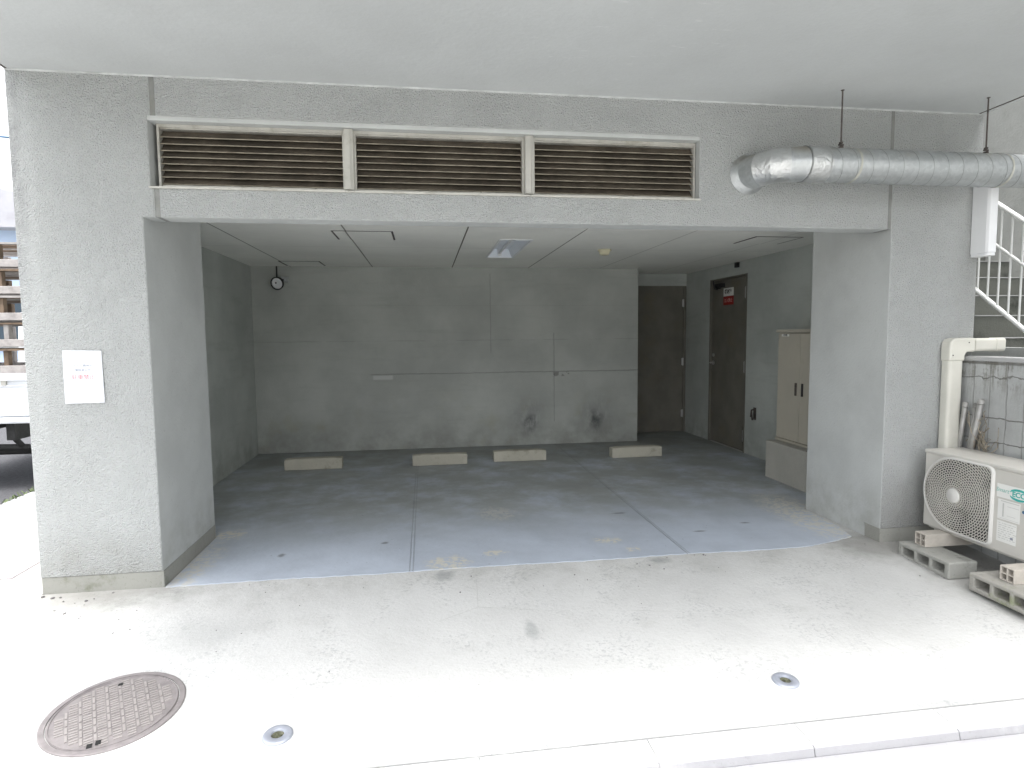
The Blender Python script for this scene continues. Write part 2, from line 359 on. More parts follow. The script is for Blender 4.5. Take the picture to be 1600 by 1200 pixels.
# ------------------------------------------------------------------ mesh helpers
class MB:
    def __init__(s): s.v = []; s.f = []; s.mi = []; s.cur = 0; s.sm = []; s.smooth = False
    def add(s, vs, fs):
        o = len(s.v); s.v += [tuple(v) for v in vs]
        for f in fs: s.f.append([i + o for i in f]); s.mi.append(s.cur); s.sm.append(s.smooth)
        return s
    def box(s, a, b):
        x0, y0, z0 = a; x1, y1, z1 = b
        return s.add([(x0, y0, z0), (x1, y0, z0), (x1, y1, z0), (x0, y1, z0), (x0, y0, z1), (x1, y0, z1), (x1, y1, z1), (x0, y1, z1)],
                     [(0, 3, 2, 1), (4, 5, 6, 7), (0, 1, 5, 4), (1, 2, 6, 5), (2, 3, 7, 6), (3, 0, 4, 7)])
    def prism(s, prof, axis, a, b):
        """extrude a closed 2-D profile along an axis; the profile's two numbers are the other two axes in x,y,z order"""
        def P(p, t):
            q = list(p); q.insert('xyz'.index(axis), t); return q
        n = len(prof); vs = [P(p, a) for p in prof] + [P(p, b) for p in prof]
        fs = [(i, (i + 1) % n, (i + 1) % n + n, i + n) for i in range(n)] + [tuple(range(n))[::-1], tuple(range(n, 2 * n))]
        return s.add(vs, fs)
    def tube(s, pts, r, n=12, caps=True):
        pts = [Vector(p) for p in pts]; rs = r if isinstance(r, (list, tuple)) else [r] * len(pts)
        o = len(s.v); vs = []; prev = None
        for i, p in enumerate(pts):
            d = (pts[min(i + 1, len(pts) - 1)] - pts[max(i - 1, 0)]).normalized()
            if prev is None:
                a = Vector((0, 0, 1)) if abs(d.z) < .9 else Vector((1, 0, 0)); u = d.cross(a).normalized()
            else: u = (prev - d * prev.dot(d)).normalized()
            prev = u; v = d.cross(u)
            vs += [p + (u * math.cos(2 * PI * k / n) + v * math.sin(2 * PI * k / n)) * rs[i] for k in range(n)]
        fs = []
        for i in range(len(pts) - 1):
            for k in range(n):
                k2 = (k + 1) % n; fs.append((i * n + k, i * n + k2, (i + 1) * n + k2, (i + 1) * n + k))
        sm = s.smooth; s.smooth = True; s.add(vs, fs); s.smooth = False
        if caps: s.add([vs[k] for k in range(n)], [tuple(range(n))[::-1]]); s.add([vs[-n + k] for k in range(n)], [tuple(range(n))])
        s.smooth = sm; return s
    def lathe(s, prof, c=(0, 0, 0), axis='z', n=32):
        """profile of (radius, height) turned about an axis through c"""
        ax = {'z': (Vector((1, 0, 0)), Vector((0, 1, 0)), Vector((0, 0, 1))), 'x': (Vector((0, 1, 0)), Vector((0, 0, 1)), Vector((1, 0, 0))),
              'y': (Vector((0, 0, 1)), Vector((1, 0, 0)), Vector((0, 1, 0)))}[axis]
        c = Vector(c); vs = []
        for r, h in prof:
            vs += [c + ax[0] * (r * math.cos(2 * PI * k / n)) + ax[1] * (r * math.sin(2 * PI * k / n)) + ax[2] * h for k in range(n)]
        fs = []
        for i in range(len(prof) - 1):
            for k in range(n):
                k2 = (k + 1) % n; fs.append((i * n + k, i * n + k2, (i + 1) * n + k2, (i + 1) * n + k))
        return s.add(vs, fs)
    def grid(s, us, vs_, solid, t0, t1, axes='xzy'):
        """plate of cells us x vs_; solid(i,j) says which cells exist; axes = (u axis, v axis, thickness axis)"""
        idx = {}; base = len(s.v)
        def V_(i, j, t):
            k = (i, j, t)
            if k not in idx:
                p = [0, 0, 0]
                p['xyz'.index(axes[0])] = us[i]; p['xyz'.index(axes[1])] = vs_[j]; p['xyz'.index(axes[2])] = (t0, t1)[t]
                idx[k] = len(s.v); s.v.append(tuple(p))
            return idx[k]
        def F(*q): s.f.append(list(q)); s.mi.append(s.cur); s.sm.append(False)
        nu, nv = len(us) - 1, len(vs_) - 1
        S = lambda i, j: 0 <= i < nu and 0 <= j < nv and solid(i, j)
        for i in range(nu):
            for j in range(nv):
                if not S(i, j): continue
                F(V_(i, j, 0), V_(i + 1, j, 0), V_(i + 1, j + 1, 0), V_(i, j + 1, 0))
                F(V_(i, j, 1), V_(i, j + 1, 1), V_(i + 1, j + 1, 1), V_(i + 1, j, 1))
                if not S(i - 1, j): F(V_(i, j, 0), V_(i, j + 1, 0), V_(i, j + 1, 1), V_(i, j, 1))
                if not S(i + 1, j): F(V_(i + 1, j, 0), V_(i + 1, j, 1), V_(i + 1, j + 1, 1), V_(i + 1, j + 1, 0))
                if not S(i, j - 1): F(V_(i, j, 0), V_(i, j, 1), V_(i + 1, j, 1), V_(i + 1, j, 0))
                if not S(i, j + 1): F(V_(i, j + 1, 0), V_(i + 1, j + 1, 0), V_(i + 1, j + 1, 1), V_(i, j + 1, 1))
        return s
    def xf(s, mat, start=0):
        for i in range(start, len(s.v)): s.v[i] = tuple(mat @ Vector(s.v[i]))
        return s
    def build(s, name, mats, parent=None, bevel=0, seg=2, recalc=True):
        """coordinates are world coordinates; they are stored relative to the parent's base"""
        org = parent_origin(parent) if parent else Vector((0, 0, 0))
        me = bpy.data.meshes.new(name)
        me.from_pydata([tuple(Vector(v) - org) for v in s.v], [], s.f)
        if not isinstance(mats, (list, tuple)): mats = [mats]
        for m in mats: me.materials.append(m)
        me.polygons.foreach_set("material_index", s.mi); me.polygons.foreach_set("use_smooth", s.sm)
        me.update()
        if recalc:
            bm = bmesh.new(); bm.from_mesh(me); bmesh.ops.recalc_face_normals(bm, faces=bm.faces); bm.to_mesh(me); bm.free()
        o = bpy.data.objects.new(name, me); COL.objects.link(o)
        if parent: o.parent = parent
        if bevel:
            b = o.modifiers.new("edge", 'BEVEL'); b.width = bevel; b.segments = seg; b.limit_method = 'ANGLE'; b.angle_limit = R(40)
        return o

def parent_origin(p):
    v = Vector((0, 0, 0))
    while p is not None: v += p.location; p = p.parent
    return v

def tag(o, label=None, cat=None, group=None, kind=None):
    if label: o["label"] = label
    if cat: o["category"] = cat
    if group: o["group"] = group
    if kind: o["kind"] = kind
    return o

def thing(name, loc, label, cat, group=None):
    o = bpy.data.objects.new(name, None); COL.objects.link(o); o.location = loc; o.empty_display_size = .1
    return tag(o, label, cat, group)

def solid_at_base(o):
    """move a one-mesh thing's origin to the middle of its base"""
    xs = [v.co for v in o.data.vertices]
    c = Vector(((min(v.x for v in xs) + max(v.x for v in xs)) / 2, (min(v.y for v in xs) + max(v.y for v in xs)) / 2, min(v.z for v in xs)))
    o.data.transform(Matrix.Translation(-c)); o.location = c
    return o

def text_mesh(name, s, size, m, mat, parent, extrude=.0004, align='CENTER', bold=0.0, shear=0.0):
    cu = bpy.data.curves.new(name, 'FONT'); cu.body = s; cu.size = size; cu.align_x = align; cu.align_y = 'CENTER'
    cu.extrude = extrude; cu.offset = bold; cu.shear = shear
    t = bpy.data.objects.new(name, cu); COL.objects.link(t)
    dg = bpy.context.evaluated_depsgraph_get(); me = bpy.data.meshes.new_from_object(t.evaluated_get(dg))
    bpy.data.objects.remove(t); bpy.data.curves.remove(cu)
    org = parent_origin(parent)
    me.transform(Matrix.Translation(-org) @ m); me.materials.clear(); me.materials.append(mat)
    o = bpy.data.objects.new(name, me); COL.objects.link(o); o.parent = parent
    return o

def gz(y): return .065 * y if y < 0 else 0.0

# ------------------------------------------------------------------ key dimensions (metres; the garage front lies on y = 0)
XL, XA, XB, XC = -2.144, -1.507, 3.018, 3.660
ZT, ZS, ZC = 2.084, 2.834, 2.274
YL, YR, YB, YD, XI, XE, XW = .882, .812, 4.11, 4.761, -2.039, 2.781, 3.7355

# ------------------------------------------------------------------ the setting
gm = MB(); gm.add([(-400, -400, -.32), (400, -400, -.32), (400, 400, -.32), (-400, 400, -.32)], [(0, 1, 2, 3)])
tag(gm.build("ground", M['earth']), kind="structure")
KY = -1.545
ap = MB()     # forecourt: slopes to the kerb in front, level beside the building
xs = [-3.14, -2.6, XL, XA, 0, 1.5, XB, XC, 4.1]
ap.prism([(0, 0.0), (0, -.3), (KY, -.3), (KY, gz(KY))], 'x', -3.14, 4.1)
ap.prism([(XL - .002, 0), (XL - .002, -.3), (-3.14, -.3), (-3.14, -.0)], 'y', .0, 9)
tag(ap.build("forecourt", M['apron']), kind="structure")
fl = MB()
fl.box((XI - .09, .0, -.2), (XW + .1, YD + .1, 0.0))
tag(fl.build("floor_slab", M['apron']), kind="structure")
fp = MB()     # the painted coat with a ragged front edge
edge = []
x = XA + .012
while x < 2.93:
    y = .004 + .006 * math.sin(x * 5) + rnd.uniform(-.006, .006)
    if x > 2.45: y += (x - 2.45) ** 1.5 * .42
    edge.append((x, y)); x += .035
edge += [(2.97, .34), (2.99, .55), (3.005, YR + .02), (XW - .01, YR + .02), (XW - .01, YB), (XW - .01, YD - .005), (XE + .004, YD - .005), (XE + .004, YB - .005), (XI + .004, YB - .005), (XI + .004, YL + .006), (XA + .012, YL + .006)]
fp.prism(edge, 'z', .0, .004)
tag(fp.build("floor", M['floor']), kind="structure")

kb = MB()     # kerb stones in front, each stone separate inside one strip, then the gutter and road
x = -9.0
joints = [.165, .80, 1.40, 2.005, 2.61]
stones = [-2.9, -2.3, -1.68, -1.06, -.44] + joints + [3.2, 3.8, 4.4, 5.0]
for a, b in zip(stones[:-1], stones[1:]):
    z0 = gz(KY)
    kb.prism([(KY - .004, z0 - .003), (KY - .11, z0 - .006), (KY - .128, z0 - .018), (KY - .135, z0 - .045), (KY - .135, z0 - .3), (KY - .004, z0 - .3)], 'x', a + .0016, b - .0016)
    kb.box((b - .0017, KY - .125, gz(KY) - .3), (b + .0017, KY - .006, gz(KY) - .009))
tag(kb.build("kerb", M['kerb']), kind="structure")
gt = MB(); gt.prism([(KY - .138, gz(KY) - .045), (-2.16, gz(KY) - .065), (-2.16, -.3), (KY - .138, -.3)], 'x', -3.14, 9)
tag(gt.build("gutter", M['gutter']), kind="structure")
rd = MB(); rd.box((-3.14, -9, -.31), (9, -2.165, gz(KY) - .07)); tag(rd.build("street", M['street']), kind="structure")
rd = MB(); rd.box((-9, -9, -.31), (-3.76, 40, -.10))
tag(rd.build("road", M['asphalt']), kind="structure")
pv = MB()     # pavement kerb between forecourt and side road
for k in range(14):
    y0 = -1.4 + k * .6; pv.box((-3.755, y0, -.3), (-3.146, y0 + .592, -.028 + rnd.uniform(-.002, .002)))
tag(pv.build("pavement", M['gutter'], bevel=.006), kind="structure")

# ------------------------------------------------------------------ the building
B = thing("garage_building", (.76, 2.2, 0), "pale grey stuccoed concrete building with an open parking bay on its ground floor", "building")
# facade: one sheet with the opening, the louvre band and the two movement joints cut in
jx0, jx1, kx0, kx1 = -1.445, -1.417, 2.990, XB
LX0, LX1, LZ0, LZ1 = -1.460, 1.697, 2.243, 2.625
us = [XL, XA, LX0, jx0, jx1, LX1, kx0, kx1, XC]; vz = [.095, ZT, LZ0, LZ1, ZS + .02]
def fac(i, j):
    x = (us[i] + us[i + 1]) / 2; z = (vz[j] + vz[j + 1]) / 2
    if XA < x < XB and z < ZT: return False
    if LX0 < x < LX1 and LZ0 < z < LZ1: return False
    if jx0 < x < jx1 and z > ZT: return False
    if kx0 < x < kx1 and z > ZT: return False
    return True
f = MB().grid(us, vz, fac, 0.0, .15, 'xzy')
fo = f.build("facade_wall", [M['stucco'], M['return']], B)
for p_ in fo.data.polygons:
    if abs(p_.normal.y) < .5: p_.material_index = 1
bw = fo.data.attributes.new("bevel_weight_edge", 'FLOAT', 'EDGE')
org = parent_origin(B)
for e in fo.data.edges:
    a, b = (fo.data.vertices[i].co + org for i in e.vertices)
    if abs(a.y) < 1e-4 and abs(b.y) < 1e-4: bw.data[e.index].value = 1.0
md = fo.modifiers.new("edge", 'BEVEL'); md.width = .006; md.segments = 2; md.limit_method = 'WEIGHT'
for a, b, c_, d_ in ((jx0, jx1, ZT + .001, LZ0), (jx0, jx1, LZ1, ZS), (kx0, kx1, ZT + .001, ZS)):
    s = MB(); s.box((a, .008, c_), (b, .15, d_)); s.build("joint_sealant", M['sealant'], B)
r = MB(); r.box((XL, .15, .095), (XA, YL, ZS)); r.build("entrance_pier", M['return'], B)
r = MB(); r.box((XB, .15, .0), (XC, YR, ZS)); r.build("entrance_pier", M['return'], B)
r = MB(); r.box((XL + .003, .005, -.2), (XA + .004, YL - .001, .0945)); r.build("skirting", M['skirt'], B, bevel=.003)
r = MB(); r.box((XB + .004, .004, -.2), (XC - .003, .15, .0945)); r.build("skirting", M['skirt'], B, bevel=.003)
r = MB(); r.box((XL, YL, -.2), (XI, YB + .14, ZS)); r.build("side_wall", M['inner'], B)
r = MB(); r.box((XI, YB, -.2), (XE, YB + .14, ZS)); r.build("back_wall", M['back'], B)
r = MB(); r.box((XE - .14, YB + .14, -.2), (XE, YD + .14, ZS)); r.box((XE, YD, 2.104), (XW, YD + .14, ZS)); r.box((XE, YD + .05, -.2), (XW, YD + .14, 2.104)); r.build("alcove_wall", M['inner'], B)
# right wall with a door recess
r = MB()
r.grid([YR, 3.08, 4.015, YD + .14], [-.2, 2.118, ZS], lambda i, j: not (i == 1 and j == 0), XW, XW + .16, 'yzx')
r.box((XW + .12, 3.08, -.2), (XW + .16, 4.015, 2.118))
r.build("side_wall", M['inner'], B)
# ceiling with a cut-out for the recessed lamp
LY0, LY1, LAX0, LAX1 = 1.835, 3.085, .69, .97
c = MB().grid([XI, LAX0, LAX1, XW], [.15, LY0, LY1, YD], lambda i, j: not (i == 1 and j == 1), ZC, ZC + .02, 'xyz')
c.build("ceiling", M['ceil'], B)
# soffit and upper storey
u = MB(); u.box((XL, -1.95, ZS), (XC, 5.0, ZS + .25)); u.build("soffit", M['soffit'], B)
u = MB(); u.box((XL, -1.95, ZS + .252), (XC, 5.0, 7.5)); u.build("upper_storey", M['stucco'], B)
u = MB(); u.box((XC + .002, YR, ZS), (XW + .16, 5.0, 7.5)); u.build("side_wall", M['stucco'], B)
cb = MB(); cb.prism([(-.007, ZS - .0004), (-.0005, ZS - .0004), (-.0005, ZS - .009)], 'x', XL + .01, XC - .01); cb.build("caulk_bead", simple("pale_caulk", (.47, .485, .48), .6, 0, .15, 14, 0, dirt=(.33, .34, .33), dsc=5), B)
# thin dark drip line along the right and left rims of the soffit
u = MB(); u.box((XC - .05, -1.9, ZS - .004), (XC - .042, -.01, ZS - .0005)); u.build("drip_groove", M['rusty'], B)
u = MB(); u.box((XL + .012, -1.9, ZS - .004), (XL + .02, -.01, ZS - .0005)); u.build("drip_groove", M['rusty'], B)

# ---- louvre band: three panels
sill = MB(); sill.prism([(-.012, LZ0 - .006), (-.012, LZ0 + .004), (.15, LZ0 + .014), (.15, LZ0 + .001)], 'x', LX0 - .004, -.408)
sill.prism([(-.012, LZ0 - .006), (-.012, LZ0 + .004), (.15, LZ0 + .014), (.15, LZ0 + .001)], 'x', -.404, .638)
sill.prism([(-.012, LZ0 - .006), (-.012, LZ0 + .004), (.15, LZ0 + .014), (.15, LZ0 + .001)], 'x', .642, LX1 + .004)
sill.build("louvre_sill", M['alu'], B)
tr = MB(); tr.box((LX0, .002, LZ1 - .026), (LX1, .15, LZ1 - .0005)); tr.build("louvre_head", M['return'], B, bevel=.004)
panels = [(-1.436, -.432), (-.380, .611), (.664, 1.692)]
z0, z1 = LZ0 + .016, LZ1 - .027
for pi, (a, b) in enumerate(panels):
    fr = MB()
    fr.box((a, .055, z0), (a + .012, .12, z1)); fr.box((b - .012, .055, z0), (b, .12, z1))
    fr.box((a + .012, .055, z1 - .016), (b - .012, .12, z1)); fr.box((a + .012, .07, z0), (b - .012, .12, z0 + .014))
    fr.box((a + .012, .064, z1 - .0225), (b - .012, .12, z1 - .0165))
    P = fr.build("louvre_panel", M['alu'], B)
    sl = MB(); lo = z0 + .018; hi = z1 - .03; n = 8; pitch = (hi - lo) / n
    for k in range(n):
        zc = lo + k * pitch; w_ = rnd.uniform(-.0012, .0012)
        sl.cur = 0
        sl.prism([(.072, zc + w_), (.115, zc + .048), (.115, zc + .050), (.072, zc + .003 + w_)], 'x', a + .0125, b - .0125)
        sl.cur = 1
        sl.prism([(.067, zc - .0005 + w_), (.0718, zc - .001 + w_), (.0718, zc + .0035 + w_), (.067, zc + .004 + w_)], 'x', a + .0125, b - .0125)
    sl.build("slats", [M['slat'], M['sliplip']], P)
for a in (-.432, .611):
    q = MB(); q.box((a, .022, z0), (a + .052, .12, z1)); q.box((a + .038, .016, z0 + .002), (a + .0425, .022, z1 - .002)); q.box((a + .004, .016, z0 + .002), (a + .036, .0215, z1 - .002))
    q.build("louvre_mullion", M['alu'], B)
q = MB(); q.box((LX0 - .05, .16, LZ0 - .1), (LX1 + .05, .163, LZ1 + .1)); q.box((LX0, .9, ZC + .03), (LX1, .95, ZS)); 
bk = MB(); bk.box((LX0 - .05, .30, ZC + .03), (LX1 + .05, .32, ZS)); bk.build("louvre_void_sheet", M['black'], B)  # black sheet added to stand for the dark void behind the slats

# ---- doors
d = MB(); d.box((2.90, YD + .002, .006), (3.694, YD + .04, 2.09)); D1 = d.build("door", M['door'], B, bevel=.002)
d = MB(); d.box((3.698, YD - .006, .004), (XW - .003, YD + .049, 2.1035)); d.box((XE + .004, YD - .006, 2.092), (3.698, YD + .049, 2.1035)); d.build("door_frame", M['door'], B)
for z in (1.86, 1.02, .27):
    h = MB(); h.tube([(3.690, YD - .008, z - .055), (3.690, YD - .008, z + .055)], .009, 10); h.box((3.672, YD - .003, z - .05), (3.689, YD + .002, z + .05)); h.build("hinge", M['steel'], D1)
d = MB(); d.box((XW + .022, 3.105, .008), (XW + .06, 3.995, 2.096)); D2 = d.build("door", M['door'], B, bevel=.002)
d = MB()
d.box((XW - .006, 3.082, .0), (XW + .118, 3.102, 2.116)); d.box((XW - .006, 3.998, .0), (XW + .118, 4.013, 2.116)); d.box((XW - .006, 3.102, 2.099), (XW + .118, 3.998, 2.116)); d.build("door_frame", M['door'], B)
for z in (1.90, 1.02, .20):
    h = MB(); h.tube([(XW + .012, 3.125, z - .07), (XW + .012, 3.125, z + .07)], .011, 10); h.box((XW + .014, 3.13, z - .06), (XW + .022, 3.16, z + .06)); h.build("hinge", M['steel'], D2)
h = MB(); h.lathe([(0, 0), (.028, 0), (.028, -.012), (.012, -.018), (.012, -.05), (0, -.05)], (XW + .022, 3.935, 1.04), 'x', 20)
h.tube([(XW - .026, 3.935, 1.04), (XW - .03, 3.90, 1.04), (XW - .03, 3.82, 1.04)], .010, 10); h.build("lever_handle", M['steel'], D2)
h = MB(); h.lathe([(0, 0), (.022, 0), (.022, -.01), (0, -.012)], (XW + .022, 3.935, 1.14), 'x', 20); h.build("lock_cylinder", M['steel'], D2)
h = MB(); h.box((XW - .03, 3.66, 2.0), (XW + .02, 3.86, 2.05)); h.tube([(XW - .02, 3.70, 1.99), (XW - .06, 3.78, 1.985), (XW - .02, 3.90, 2.09)], .008, 8); h.lathe([(0, 0), (.016, 0), (.016, -.02), (0, -.02)], (XW - .03, 3.76, 1.985), 'x', 12); h.build("door_closer", M['darkplastic'], D2)

# ---- access hatches in the ceiling
for x0, x1, y0, y1 in ((-.728, -.236, 1.50, 1.935), (2.925, 3.38, 1.49, 1.895), (-1.60, -1.15, 3.56, 4.0)):
    g = MB()
    g.box((x0, y0, ZC - .004), (x0 + .016, y1, ZC - .0005)); g.box((x1 - .016, y0, ZC - .004), (x1, y1, ZC - .0005))
    g.box((x0 + .016, y0, ZC - .004), (x1 - .016, y0 + .006, ZC - .0005)); g.box((x0 + .016, y1 - .006, ZC - .004), (x1 - .016, y1, ZC - .0005))
    H = g.build("access_hatch", M['rusty'], B)
    g = MB(); g.box((x0 + .017, y0 + .007, ZC - .005), (x1 - .017, y1 - .007, ZC - .0005)); g.build("hatch_panel", M['ceil'], H)

# ------------------------------------------------------------------ things fixed inside the garage
T = thing("ceiling_light", ((LAX0 + LAX1) / 2, (LY0 + LY1) / 2, ZC), "unlit recessed fluorescent light in the garage ceiling", "ceiling light")
g = MB().grid([LAX0 - .012, LAX0 + .006, LAX1 - .006, LAX1 + .012], [LY0 - .012, LY0 + .008, LY1 - .008, LY1 + .012], lambda i, j: not (i == 1 and j == 1), ZC - .008, ZC - .001, 'xyz')
g.build("trim_frame", M['whiteplastic'], T)
g = MB()
g.add([(LAX0 + .006, LY0 + .008, ZC), (LAX0 + .04, LY0 + .008, ZC + .09), (LAX1 - .04, LY0 + .008, ZC + .09), (LAX1 - .006, LY0 + .008, ZC),
       (LAX0 + .006, LY1 - .008, ZC), (LAX0 + .04, LY1 - .008, ZC + .09), (LAX1 - .04, LY1 - .008, ZC + .09), (LAX1 - .006, LY1 - .008, ZC)],
      [(0, 4, 5, 1), (1, 5, 6, 2), (2, 6, 7, 3), (0, 1, 2, 3), (4, 7, 6, 5)])
g.build("reflector", simple("blue_white_reflector", (.84, .88, .93), .3, 0, .03, 5, 0), T, recalc=False)
mx_ = (LAX0 + LAX1) / 2
g = MB(); g.tube([(mx_, LY0 + .05, ZC + .045), (mx_, LY1 - .05, ZC + .045)], .014, 12); g.build("fluorescent_tube", M['whiteplastic'], T)
for y in (LY0 + .03, LY1 - .03):
    g = MB(); g.box((mx_ - .02, y - .018, ZC + .012), (mx_ + .02, y + .018, ZC + .088)); g.build("lamp_socket", M['whiteplastic'], T)

T = thing("smoke_detector", (1.815, 2.41, ZC), "small cream round detector on the garage ceiling right of the recessed light", "detector")
g = MB(); g.smooth = True; g.lathe([(0, 0), (.068, 0), (.068, -.014), (.058, -.018)], (1.815, 2.41, ZC - .0005), 'z', 28); g.build("base", M['cream'], T)
g = MB(); g.smooth = True; g.lathe([(.055, -.018), (.050, -.045), (.036, -.056), (0, -.058)], (1.815, 2.41, ZC), 'z', 28); g.build("sensor_dome", M['cream'], T)

T = thing("spot_lamp", (-1.70, YB, 2.08), "round white faced spotlight with dark housing in the left back corner under the ceiling", "lamp")
g = MB(); g.box((-1.685, YB - .045, 2.085), (-1.60, YB - .001, 2.15)); g.build("mounting_box", M['galv'], T, bevel=.003)
g = MB(); g.tube([(-1.735, YB - .03, ZC - .001), (-1.735, YB - .03, 2.13), (-1.72, YB - .05, 2.10), (-1.70, YB - .09, 2.085)], .009, 10); g.tube([(-1.66, YB - .045, 2.11), (-1.68, YB - .08, 2.09), (-1.70, YB - .1, 2.07)], .011, 10); g.build("bracket_arm", M['darkplastic'], T)
i0 = 0
tilt = Matrix.Translation((-1.704, 3.93, 2.055)) @ Matrix.Rotation(R(14), 4, 'X') @ Matrix.Rotation(R(-12), 4, 'Z')
g = MB(); g.smooth = True; g.lathe([(0, .10), (.035, .10), (.055, .07), (.075, .03), (.078, -.002), (.066, -.004), (.064, .012)], (0, 0, 0), 'y', 28); g.xf(tilt); g.build("housing", M['darkplastic'], T)
g = MB(); g.smooth = True; g.lathe([(.064, .006), (.055, .0), (.03, .002), (.028, .008), (.010, .006), (0, .0)], (0, 0, 0), 'y', 28); g.xf(tilt); L = g.build("lens", M['whiteplastic'], T)
g = MB(); g.lathe([(0, -.003), (.010, -.002), (.010, .004)], (-.012, 0, .006), 'y', 12); g.xf(tilt); g.build("bulb", M['darkplastic'], L)

# cabinet on its plinth
PX = 3.326
g = MB(); g.box((PX, 1.08, -.01), (XW - .001, 1.933, .366)); o = g.build("concrete_plinth", M['plinth'], None, bevel=.008); solid_at_base(o)
tag(o, "low bare concrete plinth under the beige cabinet against the right garage wall", "plinth")
CX, CY0, CY1, CZ0, CZ1 = 3.442, 1.19, 1.955, .372, 1.452
T = thing("meter_cabinet", (3.59, 1.57, CZ0), "beige two door steel cabinet standing on a concrete plinth", "cabinet")
g = MB(); g.box((CX + .02, CY0, CZ0), (XW - .002, CY1, CZ1 - .03)); g.build("casing", M['cabinet'], T)
g = MB(); g.box((CX - .012, CY0 - .012, CZ1 - .028), (XW - .002, CY1 + .012, CZ1)); g.build("top_cover", M['cabinet'], T, bevel=.003)
g = MB(); g.box((CX - .004, CY0 - .006, CZ0 - .005), (CX + .018, CY1 + .006, CZ0 + .018)); g.build("base_rail", M['cabinet'], T)
mid = 1.585
for a, b, hy in ((mid + .003, CY1 - .012, mid + .05), (CY0 + .012, mid - .003, mid - .05)):
    g = MB(); g.box((CX, a, CZ0 + .022), (CX + .018, b, CZ1 - .04)); D = g.build("cabinet_door", M['cabinet'], T, bevel=.002)
    g = MB(); g.box((CX - .012, hy - .011, .83), (CX - .0005, hy + .011, .95)); g.build("handle", M['rusty'] if hy > mid else M['darkplastic'], D, bevel=.003)
    if hy > mid:
        g = MB(); g.box((CX - .003, 1.765, 1.385), (CX - .0005, 1.885, 1.408)); nm = g.build("name_plate", M['sticker'], D)
        mt = Matrix.Translation((CX - .0036, 1.825, 1.3965)) @ Matrix(((0, 0, -1, 0), (-1, 0, 0, 0), (0, 1, 0, 0), (0, 0, 0, 1)))
        text_mesh("lettering", "共用盤", .022, mt, M['blackink'], nm)

# signs on the steel door
WM = Matrix(((0, 0, -1, 0), (-1, 0, 0, 0), (0, 1, 0, 0), (0, 0, 0, 1)))      # text lies in the wall plane facing -x, reading towards -y
T = thing("door_sign", (XW + .02, 3.565, 1.885), "white lettered sign at the top of the brown steel door", "sign")
g = MB(); g.box((XW + .0175, 3.44, 1.885), (XW + .0215, 3.69, 1.985)); g.build("plate", M['sticker'], T)
text_mesh("lettering", "機械室", .062, Matrix.Translation((XW + .0165, 3.565, 1.938)) @ WM, M['blackink'], T, bold=.001)
T = thing("door_sign", (XW + .02, 3.565, 1.775), "small red sign with pale lettering under the white sign on the steel door", "sign")
g = MB(); g.box((XW + .0175, 3.44, 1.775), (XW + .0215, 3.69, 1.882)); g.build("plate", M['red'], T)
text_mesh("lettering", "立入禁止", .052, Matrix.Translation((XW + .0165, 3.565, 1.828)) @ WM, simple("pale_red_ink", (.75, .45, .42), .5, 0, .05, 5, 0), T)
g = MB(); g.box((XW - .035, 3.27, 2.205), (XW - .0005, 3.33, 2.265)); g.box((XW - .038, 3.28, 2.215), (XW - .035, 3.32, 2.255)); o = g.build("sensor_box", M['darkplastic'], None, bevel=.004); solid_at_base(o)
tag(o, "small black box on the right wall above and beside the steel door", "sensor box")
g = MB(); g.tube([(XW - .001, 2.86, .55), (XW - .06, 2.83, .545), (XW - .075, 2.80, .50), (XW - .065, 2.80, .44), (XW - .001, 2.86, .45)], .009, 8)
g.tube([(XW - .06, 2.83, .545), (XW - .012, 2.93, .455)], .008, 8); g.box((XW - .008, 2.83, .43), (XW - .001, 2.88, .57)); o = g.build("wall_hook", M['rusty'], None); solid_at_base(o)
tag(o, "small rusty bent hook on the right wall between steel door and beige cabinet", "hook")

# wheel stops
stop_labels = ["far left pale concrete wheel stop lying nearest the dark left wall", "second concrete wheel stop from the left just left of the floor's middle",
               "third concrete wheel stop from the left in front of the left soot mark", "rightmost concrete wheel stop lying in front of the recessed door"]
def stop_mesh():
    w = .30; nseg = 6; vs = []; fs = []
    prof = [(-.062, 0), (-.060, .108), (-.050, .120), (.050, .120), (.060, .108), (.068, 0)]
    rr = random.Random(3)
    for k in range(nseg + 1):
        x = -w + 2 * w * k / nseg; e = .006 if k in (0, nseg) else 0
        for y, z in prof: vs.append((x, y * (1 - e * 4) + rr.uniform(-.0015, .0015), z - (e if z > .01 else 0) + (rr.uniform(-.0015, .0015) if z > .01 else 0)))
    n = len(prof)
    for k in range(nseg):
        for i in range(n): fs.append((k * n + i, k * n + (i + 1) % n, (k + 1) * n + (i + 1) % n, (k + 1) * n + i))
    fs += [tuple(range(n))[::-1], tuple(range(nseg * n, nseg * n + n))]
    return vs, fs
vs_, fs_ = stop_mesh(); first = None
for k, (x, y, a) in enumerate(((-1.208, 3.125, .6), (.143, 3.105, 0), (1.045, 3.155, -.8), (2.408, 3.12, 0))):
    if first is None: m_ = MB(); m_.add(vs_, fs_); first = m_.build("wheel_stop", M['stop'], None, bevel=.009, seg=3); o = first
    else: o = first.copy(); COL.objects.link(o)
    o.location = (x, y, .004); o.rotation_euler = (0, 0, R(a)); tag(o, stop_labels[k], "wheel stop", "concrete wheel stops in the parking bay")

